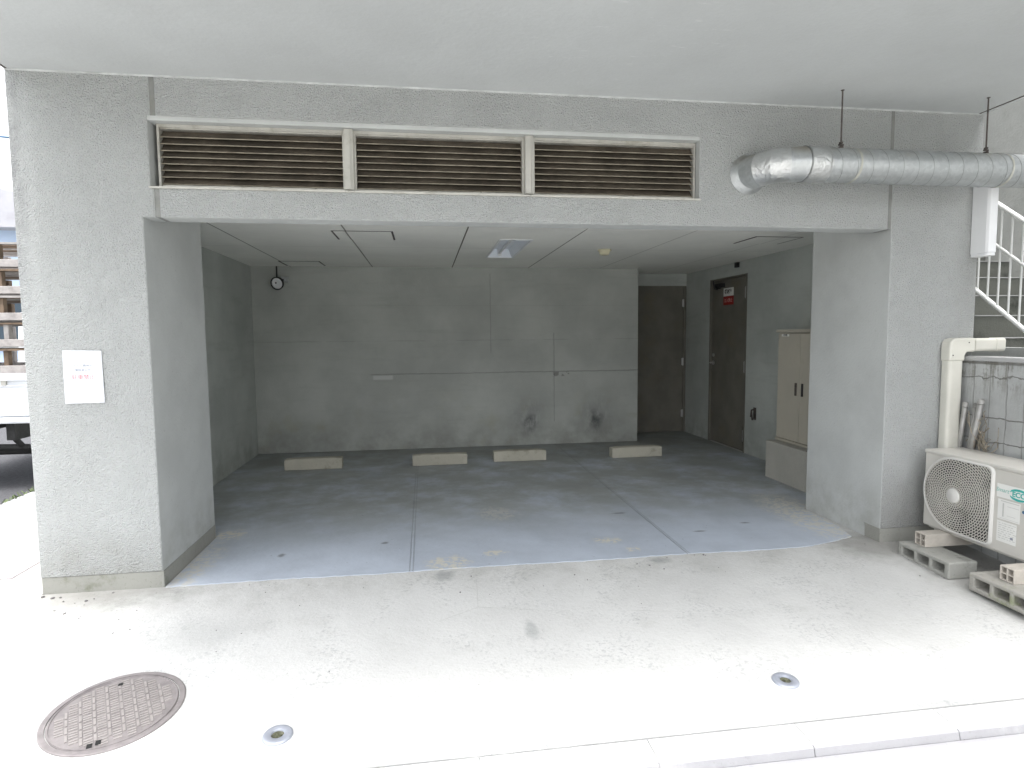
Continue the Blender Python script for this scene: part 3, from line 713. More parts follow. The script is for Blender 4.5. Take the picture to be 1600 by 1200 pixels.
# ------------------------------------------------------------------ notice on the left pillar
T = thing("paper_notice", (-1.853, 0, 1.07), "white paper notice with red and grey lettering on the left pillar", "notice")
g = MB(); tl, trr, br, bl = (-1.952, 1.360), (-1.756, 1.357), (-1.753, 1.070), (-1.954, 1.069)
nn = 8
for yy in (0,):
    vs2 = []
    for j in range(nn + 1):
        for i in range(nn + 1):
            u_, v_ = i / nn, j / nn
            x = (bl[0] * (1 - u_) + br[0] * u_) * (1 - v_) + (tl[0] * (1 - u_) + trr[0] * u_) * v_
            z = (bl[1] * (1 - u_) + br[1] * u_) * (1 - v_) + (tl[1] * (1 - u_) + trr[1] * u_) * v_
            vs2.append((x, -.0045 - .0015 * math.sin(u_ * 7 + v_ * 3) ** 2, z))
    fs2 = [(j * (nn + 1) + i, j * (nn + 1) + i + 1, (j + 1) * (nn + 1) + i + 1, (j + 1) * (nn + 1) + i) for j in range(nn) for i in range(nn)]
    g.smooth = True; g.add(vs2, fs2)
sh = g.build("sheet", M['paper'], T)
smd = sh.modifiers.new("thickness", 'SOLIDIFY'); smd.thickness = .0006
FM = Matrix(((1, 0, 0, 0), (0, 0, -1, 0), (0, 1, 0, 0), (0, 0, 0, 1)))
def ntext(s, z, size, mat):
    text_mesh("lettering", s, size, Matrix.Translation((-1.853, -.0078, z)) @ FM, mat, T, extrude=.0003)
ntext("ホテル敷地内", 1.276, .0165, M['greyink']); ntext("関係者以外", 1.252, .0165, M['greyink'])
ntext("駐車禁止", 1.212, .030, M['redink']); ntext("お問い合わせ先", 1.149, .0075, M['greyink']); ntext("TEL 03-0000-0000", 1.136, .0075, M['greyink'])

# ------------------------------------------------------------------ galvanised exhaust duct
PY, PZ, PR, DX = -.255, 2.402, .098, 2.015
T = thing("exhaust_duct", (DX, 0, PZ), "galvanised round spiral duct hung under the soffit from the facade to the right", "duct")
def arc_pt(a, rad=.195):    # bend from out of the wall to along the wall
    return Vector((DX + rad - rad * math.cos(a), -.06 - rad * math.sin(a), PZ))
g = MB(); g.smooth = True; g.lathe([(PR + .022, -.001), (PR + .022, -.006), (PR + .002, -.008), (PR + .002, -.06), (PR - .004, -.06)], (DX, 0, PZ), 'y', 40); g.build("wall_flange", M['galv'], T)
segs = 4
for k in range(segs):
    a0, a1 = PI / 2 * k / segs, PI / 2 * (k + 1) / segs
    g = MB(); p0, p1 = arc_pt(a0), arc_pt(a1)
    t0 = Vector((math.sin(a0), -math.cos(a0), 0)); t1 = Vector((math.sin(a1), -math.cos(a1), 0))
    n = 40; vs3 = []; cols = 5
    for c_ in range(cols + 1):
        f_ = c_ / cols; p = p0.lerp(p1, f_); t = t0.lerp(t1, f_).normalized(); u_ = t.cross(Vector((0, 0, 1))).normalized()
        for q in range(n): 
            dent = 1 + (rnd.uniform(-.012, .012) if 0 < c_ < cols else .012)
            vs3.append(p + (u_ * math.cos(2 * PI * q / n) + Vector((0, 0, 1)) * math.sin(2 * PI * q / n)) * PR * dent)
    fs3 = [(c_ * n + q, c_ * n + (q + 1) % n, (c_ + 1) * n + (q + 1) % n, (c_ + 1) * n + q) for c_ in range(cols) for q in range(n)]
    g.smooth = True; g.add(vs3, fs3); g.build("elbow_segment", M['galvdent'] if k in (1, 2) else M['galv'], T)
g = MB(); g.smooth = True
pe = arc_pt(PI / 2); x0 = pe.x; x1 = 4.75
g.tube([(x0, pe.y, PZ), (x0 + .13, pe.y, PZ)], PR + .004, 40, False); 
for a in range(3): g.tube([(x0 + .002, pe.y, PZ), (x0 + .008, pe.y, PZ)], PR + .007, 40, False)
g.tube([(x0 + .122, pe.y, PZ), (x0 + .13, pe.y, PZ)], PR + .007, 40, False)
g.build("coupling_sleeve", M['galvdent'], T)
g = MB(); g.tube([(x0 + .1, pe.y, PZ)] + [(x0 + .1 + (x1 - x0 - .1) * k / 20, pe.y, PZ) for k in range(1, 21)], PR, 48); g.build("spiral_pipe", M['galv'], T)
# the spiral lock seam: a fine ridge wound round the pipe
g = MB(); pts = []; turns = int((x1 - x0 - .14) / .098); ss = 40
for k in range(turns * ss + 1):
    t = k / ss; a = 2 * PI * t; pts.append((x0 + .14 + .098 * t, pe.y + math.cos(a) * (PR + .0006), PZ + math.sin(a) * (PR + .0006)))
g.tube(pts, .0013, 5, False); g.build("lock_seam", simple("dirty_lock_seam", (.30, .31, .31), .55, .5, .2, 20, 0), T)
for xx in (2.50, 3.50):
    g = MB(); g.smooth = True; g.tube([(xx, pe.y, PZ), (xx + .018, pe.y, PZ)], PR + .0035, 48, False)
    g.xf(Matrix.Translation((xx, pe.y, PZ)) @ Matrix.Rotation(R(9), 4, 'Z') @ Matrix.Translation((-xx, -pe.y, -PZ))); g.build("sealant_band", M['band'], T)
for xx in (2.455, 3.425):
    g = MB(); g.tube([(xx, pe.y, ZS - .001), (xx, pe.y, PZ + PR + .035)], .0044, 8); rod = g.build("hanger_rod", M['rusty'], T)
    g = MB(); g.box((xx - .008, pe.y - .008, PZ + PR + .028), (xx + .008, pe.y + .008, PZ + PR + .038)); g.box((xx - .016, pe.y - .004, PZ + PR + .016), (xx + .016, pe.y + .004, PZ + PR + .026)); g.box((xx - .008, pe.y - .012, PZ + PR - .002), (xx + .008, pe.y + .012, PZ + PR + .012)); g.build("clamp", M['rusty'], rod)
    g = MB(); g.lathe([(0, 0), (.010, 0), (.010, -.003), (0, -.004)], (xx, pe.y, ZS), 'z', 14); g.build("ceiling_washer", M['rusty'], rod)

# ------------------------------------------------------------------ white trunking at the right corner of the facade
T = thing("cable_trunking", (3.63, -.06, 1.917), "white square cover trunking at the facade's right edge below the round duct", "trunking")
g = MB(); g.prism([(3.598, -.003), (3.598, -.112), (3.606, -.128), (3.652, -.136), (3.668, -.122), (3.668, -.003)], 'z', 1.925, 2.42); g.build("cover", M['whiteplastic'], T, bevel=.002)
g = MB(); g.prism([(3.600, -.005), (3.600, -.110), (3.608, -.126), (3.650, -.133), (3.665, -.120), (3.665, -.005)], 'z', 1.905, 1.9245); g.build("end_cap", M['whiteplastic'], T, bevel=.003)

# ------------------------------------------------------------------ ivory pipe cover with elbow
T = thing("pipe_cover", (3.47, -.04, 0), "ivory plastic pipe cover climbing the facade behind the air conditioner and bending right", "pipe cover")
def rrect(x0, x1, y0, y1, r, n=5):
    pts = []
    for cx, cy, a0 in ((x1 - r, y1 - r, 0), (x0 + r, y1 - r, 90), (x0 + r, y0 + r, 180), (x1 - r, y0 + r, 270)):
        for k in range(n + 1): a = R(a0 + 90 * k / n); pts.append((cx + r * math.cos(a), cy + r * math.sin(a)))
    return pts
VX0, VX1, HZ0, HZ1 = 3.414, 3.520, 1.285, 1.372
g = MB(); g.prism(rrect(VX0, VX1, -.078, -.001, .022), 'z', -.03, 1.225); g.build("vertical_cover", M['pvc'], T)
g = MB()
prof = [(VX0 - .004, 1.222), (VX1 + .004, 1.222), (VX1 + .004, 1.258), (VX1 + .018, 1.281), (VX1 + .045, HZ0 - .002), (3.60, HZ0 - .004), (3.60, HZ1 + .004), (VX0 + .045, HZ1 + .004), (VX0 + .018, HZ1 - .004), (VX0 + .002, HZ1 - .022), (VX0 - .004, HZ1 - .05)]
g.prism(prof, 'y', -.083, -.001); g.build("elbow_cover", M['pvc'], T, bevel=.014, seg=3)
g = MB(); g.prism([(y, z) for y, z in rrect(-.078, -.001, HZ0, HZ1, .02)], 'x', 3.601, 3.757); g.build("horizontal_cover", M['pvc'], T)
g = MB(); g.prism([(y, z) for y, z in rrect(-.081, -.001, HZ0 - .003, HZ1 + .003, .022)], 'x', 3.757, 3.825); g.build("end_cap", M['pvc'], T, bevel=.004)
for (x, z) in ((3.43, 1.262), (3.545, 1.345)):
    g = MB(); g.lathe([(0, -.0865), (.004, -.086), (.004, -.082)], (x, 0, z), 'y', 10); g.build("screw", M['darkplastic'], T)

# ------------------------------------------------------------------ air conditioner outdoor unit
AX, AY0, AY1, AZ0, AZ1 = 3.250, -.88, -.095, .150, .652
T = thing("outdoor_unit", (3.39, -.49, AZ0), "ivory air conditioner outdoor unit with round fan grille on plastic feet and breeze blocks", "air conditioner")
g = MB(); g.box((AX, AY0, AZ0), (AX + .275, AY1, AZ1 - .022)); g.build("casing", M['accase'], T, bevel=.008, seg=3)
g = MB(); g.box((AX - .006, AY0 - .004, AZ1 - .024), (AX + .281, AY1 + .004, AZ1)); g.build("lid", M['accase'], T, bevel=.008, seg=3)
g = MB(); g.box((AX + .02, AY0 + .05, AZ0 - .012), (AX + .26, AY1 - .03, AZ0 - .0005)); g.build("base_pan", M['accase'], T)
CYc, CZc, RR = -.335, .400, .232
def guard_outline(n=64, off=0.0):
    """round on the left, squared on the right with rounded corners; (y, z)"""
    out = []
    yr = -.588 - off; rc = .035 + off
    zt, zb = CZc + RR + off, CZc - RR - off
    r = RR + off
    # start at top centre, go round the left (towards +y), then bottom, then the right side
    for k in range(n // 2 + 1):
        a = R(90 - 180 * k / (n // 2)); out.append((CYc + r * math.cos(a), CZc + r * math.sin(a)))
    for k in range(7): a = R(90 * k / 6); out.append((yr + rc - rc * math.sin(a), zb + rc - rc * math.cos(a)))
    for k in range(7): a = R(90 * k / 6); out.append((yr + rc - rc * math.cos(a), zt - rc + rc * math.sin(a)))
    return out
g = MB(); o1 = guard_outline(off=.010); o2 = guard_outline(off=0.0); o3 = guard_outline(off=-.008); n = len(o1)
vs4 = [(AX - .001, y, z) for y, z in o1] + [(AX - .014, y, z) for y, z in o2] + [(AX - .014, y, z) for y, z in o3] + [(AX - .002, y, z) for y, z in o3]
fs4 = []
for L_ in range(3):
    for k in range(n): k2 = (k + 1) % n; fs4.append((L_ * n + k, L_ * n + k2, (L_ + 1) * n + k2, (L_ + 1) * n + k))
g.smooth = True; g.add(vs4, fs4); g.build("fan_surround", M['acframe'], T)
g = MB(); g.add([(AX - .0015, y, z) for y, z in o3], [tuple(range(n))]); g.build("fan_opening", M['black'], T)
def inside(y, z):
    c_ = False; j = n - 1
    for i in range(n):
        yi, zi = o3[i]; yj, zj = o3[j]
        if (zi > z) != (zj > z) and y < (yj - yi) * (z - zi) / (zj - zi) + yi: c_ = not c_
        j = i
    return c_
g = MB(); ring = .0138; rmax = .35
def gx(rad): return AX - .012 - .006 * max(0, 1 - (rad / .24) ** 2)
k = 0; rad = .048
while rad < rmax:
    nseg = max(28, int(2 * PI * rad / .02))
    for q in range(nseg):
        a0, a1 = 2 * PI * q / nseg, 2 * PI * (q + 1) / nseg; am = (a0 + a1) / 2
        if not inside(CYc + (rad + .003) * math.cos(am), CZc + (rad + .003) * math.sin(am)): continue
        x_ = gx(rad); w_ = .0046
        P4 = [(x_, CYc + r_ * math.cos(a), CZc + r_ * math.sin(a)) for r_, a in ((rad, a0), (rad + w_, a0), (rad + w_, a1), (rad, a1))]
        Q4 = [(x_ + .004, p[1], p[2]) for p in P4]
        g.add(P4 + Q4, [(0, 1, 2, 3), (0, 3, 7, 4), (1, 5, 6, 2)])
    # short radial webs, staggered from ring to ring
    nr = (32 if rad < .1 else 48 if rad < .17 else 64)
    for q in range(nr):
        a = 2 * PI * (q + (k % 2) * .5) / nr
        y_, z_ = CYc + (rad + .008) * math.cos(a), CZc + (rad + .008) * math.sin(a)
        if not inside(y_, z_): continue
        t_ = .0022; ca, sa = math.cos(a), math.sin(a); x_ = gx(rad) + .001
        P4 = [(x_, CYc + r_ * ca - s_ * sa, CZc + r_ * sa + s_ * ca) for r_, s_ in ((rad + .004, -t_), (rad + ring + .001, -t_), (rad + ring + .001, t_), (rad + .004, t_))]
        g.add(P4 + [(x_ + .003, p[1], p[2]) for p in P4], [(0, 1, 2, 3), (0, 4, 5, 1), (3, 2, 6, 7)])
    rad += ring; k += 1
g.build("fan_grille", M['acgrille'], T, recalc=False)
g = MB(); g.smooth = True; g.lathe([(0, -.004), (.040, -.003), (.046, .002), (.046, .014)], (AX - .020, CYc, CZc), 'x', 32); g.build("hub_cap", M['acframe'], T)
# labels on the right part of the front
g = MB(); g.box((AX - .0012, -.80, .470), (AX - .0003, -.612, .548)); st1 = g.build("logo_label", M['sticker'], T)
WA = WM
text_mesh("lettering", "Smart", .034, Matrix.Translation((AX - .0022, -.645, .513)) @ WA, M['tealpale'], st1, shear=.3)
text_mesh("lettering", "ECO", .040, Matrix.Translation((AX - .0022, -.745, .505)) @ WA, M['teal'], st1, bold=.001)
g = MB()
for cz, a0, a1 in ((.505, 20, 160), (.505, 200, 330)):
    for q in range(12):
        b0, b1 = R(a0 + (a1 - a0) * q / 12), R(a0 + (a1 - a0) * (q + 1) / 12); w0 = .010 * math.sin(PI * q / 12) + .001; w1 = .010 * math.sin(PI * (q + 1) / 12) + .001
        g.add([(AX - .002, -.745 - rr * math.cos(b) * 1.25, cz + rr * math.sin(b) * .62) for rr, b in ((.045 - w0, b0), (.045 + w0, b0), (.045 + w1, b1), (.045 - w1, b1))], [(0, 1, 2, 3)])
g.build("logo_swoosh", M['teal'], st1)
g = MB(); g.box((AX - .0012, -.755, .345), (AX - .0003, -.622, .460)); st2 = g.build("diagram_label", M['sticker'], T)
g = MB(); g.box((AX - .002, -.66, .362), (AX - .0013, -.652, .440)); g.box((AX - .002, -.75, .449), (AX - .0013, -.64, .453)); g.box((AX - .002, -.75, .425), (AX - .0013, -.68, .4275)); g.box((AX - .002, -.73, .372), (AX - .0013, -.68, .374)); g.box((AX - .002, -.75, .352), (AX - .0013, -.63, .3535)); g.build("printed_lines", M['paleink'], st2)
g = MB(); g.box((AX - .0012, -.74, .215), (AX - .0003, -.622, .335)); st3 = g.build("rating_label", M['sticker'], T)
g = MB()
for q in range(8):
    z_ = .322 - q * .0125; y_ = -.632; 
    while y_ > -.725:
        l_ = rnd.uniform(.006, .02); g.box((AX - .002, y_ - l_, z_), (AX - .0013, y_, z_ + .0032)); y_ -= l_ + rnd.uniform(.003, .012)
g.build("printed_lines", M['paleink'], st3)
g = MB(); g.box((AX - .002, -.722, .243), (AX - .0013, -.706, .256)); g.build("rating_mark", M['greyink'], st3)
for (y_, z_) in ((-.775, .42), (-.79, .405), (-.80, .425), (-.785, .44), (-.80, .27), (-.795, .29)):
    g = MB(); g.lathe([(0, -.002), (.009, -.0018), (.009, -.0005)], (AX, y_, z_), 'x', 9); g.build("printed_leaf", M['navy'], T)

# plastic feet and breeze blocks under the unit
def foot(y, label):
    g = MB(); w_, h_, t_ = .084, .082, .008
    ys = [y - w_ / 2, y - w_ / 2 + t_, y - t_ / 2, y + t_ / 2, y + w_ / 2 - t_, y + w_ / 2]; z0_ = .067; zs = [z0_, z0_ + t_, z0_ + h_ / 2 - t_ / 2, z0_ + h_ / 2 + t_ / 2, z0_ + h_ - t_, z0_ + h_ - .001 - .0]
    g.grid(ys, zs, lambda i, j: not (i in (1, 3) and j in (1, 3)), 3.085, 3.43, 'yzx'); g.box((3.25, y - w_ / 2 + .002, z0_ + .003), (3.26, y + w_ / 2 - .002, z0_ + h_ - .004))
    o = g.build("plastic_foot", M['beigeplastic'], None, bevel=.002); solid_at_base(o)
    return tag(o, label, "equipment foot", "plastic feet under the air conditioner")
foot(-.262, "beige four hole plastic foot under the outdoor unit's left end")
foot(-.848, "beige four hole plastic foot on the mossy block under the outdoor unit's right end")
def block(y0, mat, label):
    y1 = y0 - .39; g = MB(); z0_, z1_ = -.035, .066
    ys = [y1, y1 + .035, y1 + .125, y1 + .15, y1 + .24, y1 + .265, y1 + .355, y0]; zs = [z0_, z0_ + .028, z0_ + .078, z1_]
    g.grid(ys, zs, lambda i, j: not (j == 1 and i in (1, 3, 5)), 3.012, 3.205, 'yzx')
    o = g.build("breeze_block", mat, None, bevel=.009, seg=3); solid_at_base(o)
    return tag(o, label, "concrete block", "breeze blocks carrying the air conditioner")
block(-.168, M['block'], "grey hollow concrete block under the outdoor unit's left end")
block(-.690, M['mossblock'], "green mossy hollow concrete block under the outdoor unit's right end")

# block wall behind the unit
T = thing("block_wall", (3.62, -1.6, 0), "streaked grey block wall behind the outdoor unit", "wall")
g = MB(); g.box((3.560, -3.3, -.3), (3.68, -.0005, 1.226)); g.build("masonry", M['blockwall'], T)
g = MB(); g.box((3.545, -3.3, 1.2265), (3.695, -.0005, 1.254)); g.build("coping", M['kerb'], T, bevel=.004)

# leaning pipes behind the unit and the dry vine round them
for k, (p0, p1, rr, lb) in enumerate((((3.535, .06 - .09, .40), (3.500, -.125, .955), .0155, "leftmost pale pipe leaning behind the outdoor unit beside the ivory pipe cover"),
                               ((3.545, -.09, .42), (3.515, -.185, .955), .011, "thin brown stained pipe leaning between two thicker pipes"),
                               ((3.54, -.10, .40), (3.500, -.238, .985), .019, "thickest grey pipe with open top leaning behind the outdoor unit"))):
    g = MB(); P0, P1 = Vector(p0), Vector(p1); g.tube([P0, P0.lerp(P1, .5), P1], rr, 16, False)
    g.tube([P1 - (P1 - P0).normalized() * .03, P1 - (P1 - P0).normalized() * .02], rr + .002, 16, False)
    o = g.build("leaning_pipe", M['pipegrey'], None); sm = o.modifiers.new("wall", 'SOLIDIFY'); sm.thickness = .0025; solid_at_base(o)
    tag(o, lb, "pipe", "pipes leaning behind the air conditioner")
g = MB(); rv = random.Random(5)
for k in range(17):
    base = Vector((3.535, -.20 - rv.random() * .09, .60 + rv.random() * .1)); p = base.copy(); d_ = Vector((rv.uniform(-.1, .05), rv.uniform(-.5, .5), 1)).normalized(); pts = [p.copy()]
    for q in range(9):
        d_ = (d_ + Vector((rv.uniform(-.25, .25), rv.uniform(-.55, .55), rv.uniform(-.5, .35)))).normalized(); p = p + d_ * rv.uniform(.02, .042); p.y = min(max(p.y, -.315), -.10)
        p.x = min(max(p.x, 3.46), 3.553); p.z = min(p.z, 1.0); pts.append(p.copy())
    g.tube(pts, rv.uniform(.0014, .0034), 5, False)
o = g.build("dry_vine", M['vine'], None); solid_at_base(o)
tag(o, "tangle of dry brown vine stems on the block wall around the leaning pipes", "plant")

# ------------------------------------------------------------------ outdoor stair and rail beyond the block wall
T = thing("outdoor_stair", (4.9, 1.6, 0), "dark damp concrete outdoor stair climbing behind the white railing", "stair")
g = MB(); run, rise, nst = .25, .172, 14
SX0, SX1 = 4.26, 5.35
for k in range(nst):
    zt = 1.02 + rise * (k + 1); y0 = .10 + run * k
    g.box((SX0, y0, zt - rise), (SX1, y0 + run * 8 if False else .10 + run * nst, zt - .001))
g.box((SX0, .10, -.3), (SX1, .10 + run * nst, 1.02)); g.build("steps", M['stair'], T)
g = MB()
for k in range(nst):
    zt = 1.02 + rise * (k + 1); y0 = .10 + run * k
    g.box((SX0 - .003, y0 - .008, zt), (SX1 - .001, y0 + .035, zt + .007))
g.build("step_nosing", M['kerb'], T)
T = thing("stair_railing", (4.2, .9, 1.0), "white painted steel stair railing seen right of the building", "railing")
def rz(y, base): return base + .77 * (y - .14)
for nm, base, rr, z_ in (("top_rail", 2.157, .017, 0), ("mid_rail", 1.860, .011, 0), ("bottom_rail", 1.427, .016, 0)):
    g = MB(); g.tube([(4.2, -.5, rz(-.5, base)), (4.2, 2.6, rz(2.6, base))], rr, 12); g.build(nm, M['whitepaint'], T)
for k in range(34):
    y_ = -.42 + .086 * k; g = MB(); g.tube([(4.2, y_, rz(y_, 1.427) + .01), (4.2, y_, rz(y_, 2.157) - .012)], .0072, 8); g.build("baluster", M['whitepaint'], T)
g = MB(); g.box((4.10, -3.3, -.3), (4.24, -.002, 1.23)); g.box((4.10, .0, -.3), (4.24, 3.6, 1.30)); o = g.build("stair_parapet", M['retain'], None); solid_at_base(o)
tag(o, "low grey concrete parapet carrying the white stair railing", "wall")
g = MB(); g.box((5.355, -4.5, -.3), (5.6, 6.5, 6.0)); o = g.build("retaining_wall", M['retain'], None); solid_at_base(o)
tag(o, "tall plain concrete wall beyond the stair at the right edge", "wall")

# ------------------------------------------------------------------ manhole cover and the two small caps
MX, MY, MR = -1.262, -1.095, .252; SL = math.atan(.065)
MM = Matrix.Translation((MX, MY, gz(MY))) @ Matrix.Rotation(SL, 4, 'X') @ Matrix.Rotation(R(27), 4, 'Z')
T = thing("manhole_cover", (MX, MY, gz(MY)), "round worn pinkish iron manhole cover with raised bar pattern in the forecourt", "manhole cover")
g = MB(); g.smooth = False; g.lathe([(MR, -.03), (MR, .004), (MR - .004, .006), (MR - .022, .006), (MR - .0225, .001)], (0, 0, 0), 'z', 72); g.xf(MM); g.build("frame_ring", M['iron'], T)
g = MB(); g.lathe([(0, .0035), (MR - .026, .0035), (MR - .026, .0)], (0, 0, 0), 'z', 72)
g.lathe([(MR - .028, .0035), (MR - .029, .0065), (MR - .034, .0065), (MR - .035, .0035)], (0, 0, 0), 'z', 72); g.xf(MM); cv = g.build("cover_plate", M['iron'], T)
g = MB(); cw, ch = .046, .052
for i in range(-7, 8):
    for j in range(-7, 8):
        cx_, cy_ = i * cw, j * ch + (ch / 2 if i % 2 else 0)
        for q in (-1, 0, 1):
            y_ = cy_ + q * .0155; l_ = .0145
            if math.hypot(abs(cx_) + l_, y_) < MR - .045: g.prism([(cx_ - l_, y_ - .0042), (cx_ + l_, y_ - .0042), (cx_ + l_, y_ + .0042), (cx_ - l_, y_ + .0042)], 'z', .003, .0062)
        xx = cx_ + cw / 2; yy = cy_ + ch / 4 * (1 if i % 2 == 0 else -1)
        if math.hypot(xx, abs(yy) + .02) < MR - .045: g.prism([(xx - .0042, yy - .021), (xx + .0042, yy - .021), (xx + .0042, yy + .021), (xx - .0042, yy + .021)], 'z', .003, .0068)
for a in (80, 262):
    for q in range(10):
        b0, b1 = R(a + 2.4 * q), R(a + 2.4 * (q + 1)); r0, r1 = MR - .062, MR - .041
g.xf(MM); g.build("raised_pattern", M['ironhi'], cv)
for (x_, y_, w_, h_) in ((-.035, -.190, .009, .013), (-.062, -.198, .009, .013), (.003, .177, .009, .009)):
    g = MB(); g.box((x_ - w_, y_ - h_, .0069), (x_ + w_, y_ + h_, .0074)); g.xf(MM @ Matrix.Rotation(R(-8), 4, 'Z')); g.build("key_slot", M['black'], cv)

def cap(x, y, label, mossy):
    T = thing("drain_cap", (x, y, gz(y)), label, "drain cap", "small round metal caps in the forecourt")
    mt = Matrix.Translation((x, y, gz(y))) @ Matrix.Rotation(SL, 4, 'X')
    g = MB(); g.smooth = True; g.lathe([(.056, -.02), (.056, .004), (.052, .008), (.046, .0095), (.026, .0095), (.024, .008), (.024, -.006)], (0, 0, 0), 'z', 40); g.xf(mt); g.build("flange", M['galvcap'], T)
    g = MB(); g.lathe([(0, .002), (.012, .003 - .001 * (not mossy)), (.0245, .0015)], (0, 0, 0), 'z', 20); g.xf(mt); g.build("soil_plug", M['moss'], T)
    g = MB(); rr = random.Random(int(x * 100))
    for q in range(10):
        a = rr.uniform(0, 6.3); d_ = rr.uniform(0, .017); s_ = rr.uniform(.002, .0045)
        g.lathe([(0, s_ * 1.3), (s_, s_ * .5), (s_, -.004)], (d_ * math.cos(a), d_ * math.sin(a), .003), 'z', 7)
    g.xf(mt); g.build("grit", M['moss'], T)
cap(-.582, -1.335, "small round metal drain cap right of the manhole cover", False)
cap(1.518, -1.300, "small round metal drain cap near the kerb at lower right", True)

# ------------------------------------------------------------------ loose grit along the building line
g = MB(); rg = random.Random(11)
spots = [(-2.02, -.05, .008), (-1.98, -.10, .006), (-1.86, -.11, .009), (-1.83, -.09, .005), (-1.76, -.03, .007), (-1.97, -.20, .005), (-1.9, -.24, .007), (-1.8, -.30, .004), (-2.06, -.05, .012), (-2.12, .0 - .03, .011),
         (1.35, -.12, .007), (1.28, -.09, .005), (1.42, -.18, .006), (1.50, -.03, .006), (1.75, -.02, .009), (1.69, -.015, .006), (2.9, -.01, .006), (.86, -.18, .005), (.17, -.30, .006)]
for _ in range(70): spots.append((rg.uniform(-2.0, 3.1), -abs(rg.gauss(0, .35)) - .03, rg.uniform(.0015, .004)))
for (x, y, s_) in spots:
    if y < -1.5: continue
    st = len(g.v); g.lathe([(0, s_ * .7), (s_ * .7, s_ * .5), (s_, 0), (s_ * .8, -.002)], (0, 0, 0), 'z', 6)
    g.xf(Matrix.Translation((x, y, gz(y) + .001)) @ Matrix.Rotation(rg.uniform(0, 6), 4, 'Z') @ Matrix.Diagonal((rg.uniform(.7, 1.6), rg.uniform(.6, 1.1), 1, 1)), st)
o = g.build("grit", simple("dark_grit", (.16, .15, .15), .9, 0, .5, 60, 0)); tag(o, "scattered dark grit and leaf bits on the concrete", "debris", kind="stuff")

# ------------------------------------------------------------------ left of the building: cover plate, weeds, truck with timber racks, house
T = thing("utility_cover", (-2.66, .42, 0), "pale rectangular utility cover in the paving left of the pillar", "cover plate")
g = MB().grid([-2.86, -2.845, -2.475, -2.46], [.28, .295, .575, .59], lambda i, j: not (i == 1 and j == 1), -.02, .003, 'xyz'); g.build("cover_rim", M['iron'], T)
g = MB(); g.box((-2.843, .297, -.02), (-2.477, .573, .004)); g.build("cover_lid", M['whiteplastic'], T)
g = MB(); rw = random.Random(4)
for k in range(170):
    x = -3.76 + rw.uniform(-.03, .03); y = rw.uniform(1.6, 3.4); a = rw.uniform(0, 6.3); l_ = rw.uniform(.012, .04); h_ = rw.uniform(.005, .035)
    dx, dy = math.cos(a) * l_, math.sin(a) * l_; px, py = -math.sin(a) * .006, math.cos(a) * .006
    g.add([(x + px, y + py, -.04), (x - px, y - py, -.04), (x + dx - px, y + dy - py, -.03 + h_), (x + dx + px, y + dy + py, -.03 + h_)], [(0, 1, 2, 3)])
o = g.build("weeds", M['weed']); tag(o, "low weeds along the road edge", "weeds", kind="stuff")

TX0, TX1, TY = -5.28, -3.84, 3.1
T = thing("flatbed_truck", (-4.56, 4.7, -.1), "small white flatbed truck parked beyond the left pillar loaded with timber racks", "truck")
g = MB(); g.box((TX0, TY, .66), (TX1, TY + .03, .955)); g.box((TX0, TY - .012, .955), (TX1, TY + .034, .975)); TG = g.build("tailgate", M['truckwhite'], T, bevel=.004)
g = MB(); g.box((TX0, TY - .03, 1.018), (TX1, TY + .04, 1.09)); g.box((TX0, TY + .005, .976), (TX1, TY + .02, 1.017)); g.build("bed_rail", M['truckwhite'], TG, bevel=.004)
for xx in (TX0 + .3, -4.16, TX1 - .02):
    g = MB(); g.box((xx - .02, TY - .02, .97), (xx + .02, TY + .01, 1.03)); g.build("gate_catch", M['alu'], TG)
g = MB(); g.box((TX0, TY + .04, .62), (TX1, TY + 2.0, .70)); g.box((TX0, TY + .04, .70), (TX0 + .03, TY + 2.0, 1.0)); g.box((TX1 - .03, TY + .04, .70), (TX1, TY + 2.0, 1.0)); g.build("bed", M['truckwhite'], T)
g = MB(); g.box((TX0 + .04, TY - .01, .585), (TX1 - .02, TY + .06, .645)); g.box((TX0 + .04, TY - .025, .60), (TX1 - .02, TY - .012, .615)); g.build("bumper", M['truckwhite'], T, bevel=.004)
g = MB(); g.box((TX0 + .3, TY + .1, .40), (TX0 + .38, TY + 3.0, .6)); g.box((TX1 - .40, TY + .1, .40), (TX1 - .32, TY + 3.0, .6)); g.tube([(TX0 + .1, TY + .62, .20), (TX1 - .1, TY + .62, .20)], .035, 10)
g.tube([(TX1 - .36, TY + .15, .42), (TX1 - .36, TY + .35, .24), (TX1 - .36, TY + .62, .18), (TX1 - .36, TY + 1.0, .3)], .028, 8); g.tube([(TX0 + .5, TY + .2, .33), (TX1 - .3, TY + .28, .30)], .03, 8); g.build("chassis", M['rubber'], T)
g = MB(); g.box((TX0, TY + 2.05, .35), (TX1, TY + 3.25, 1.15)); g.prism([(TY + 2.05, 1.15), (TY + 3.2, 1.15), (TY + 2.95, 1.78), (TY + 2.1, 1.78)], 'x', TX0 + .03, TX1 - .03); g.build("cab", M['truckwhite'], T, bevel=.03)
g = MB(); g.box((TX0 + .2, TY + 2.03, 1.22), (TX1 - .2, TY + 2.06, 1.66)); g.build("rear_window", M['glass'], T)
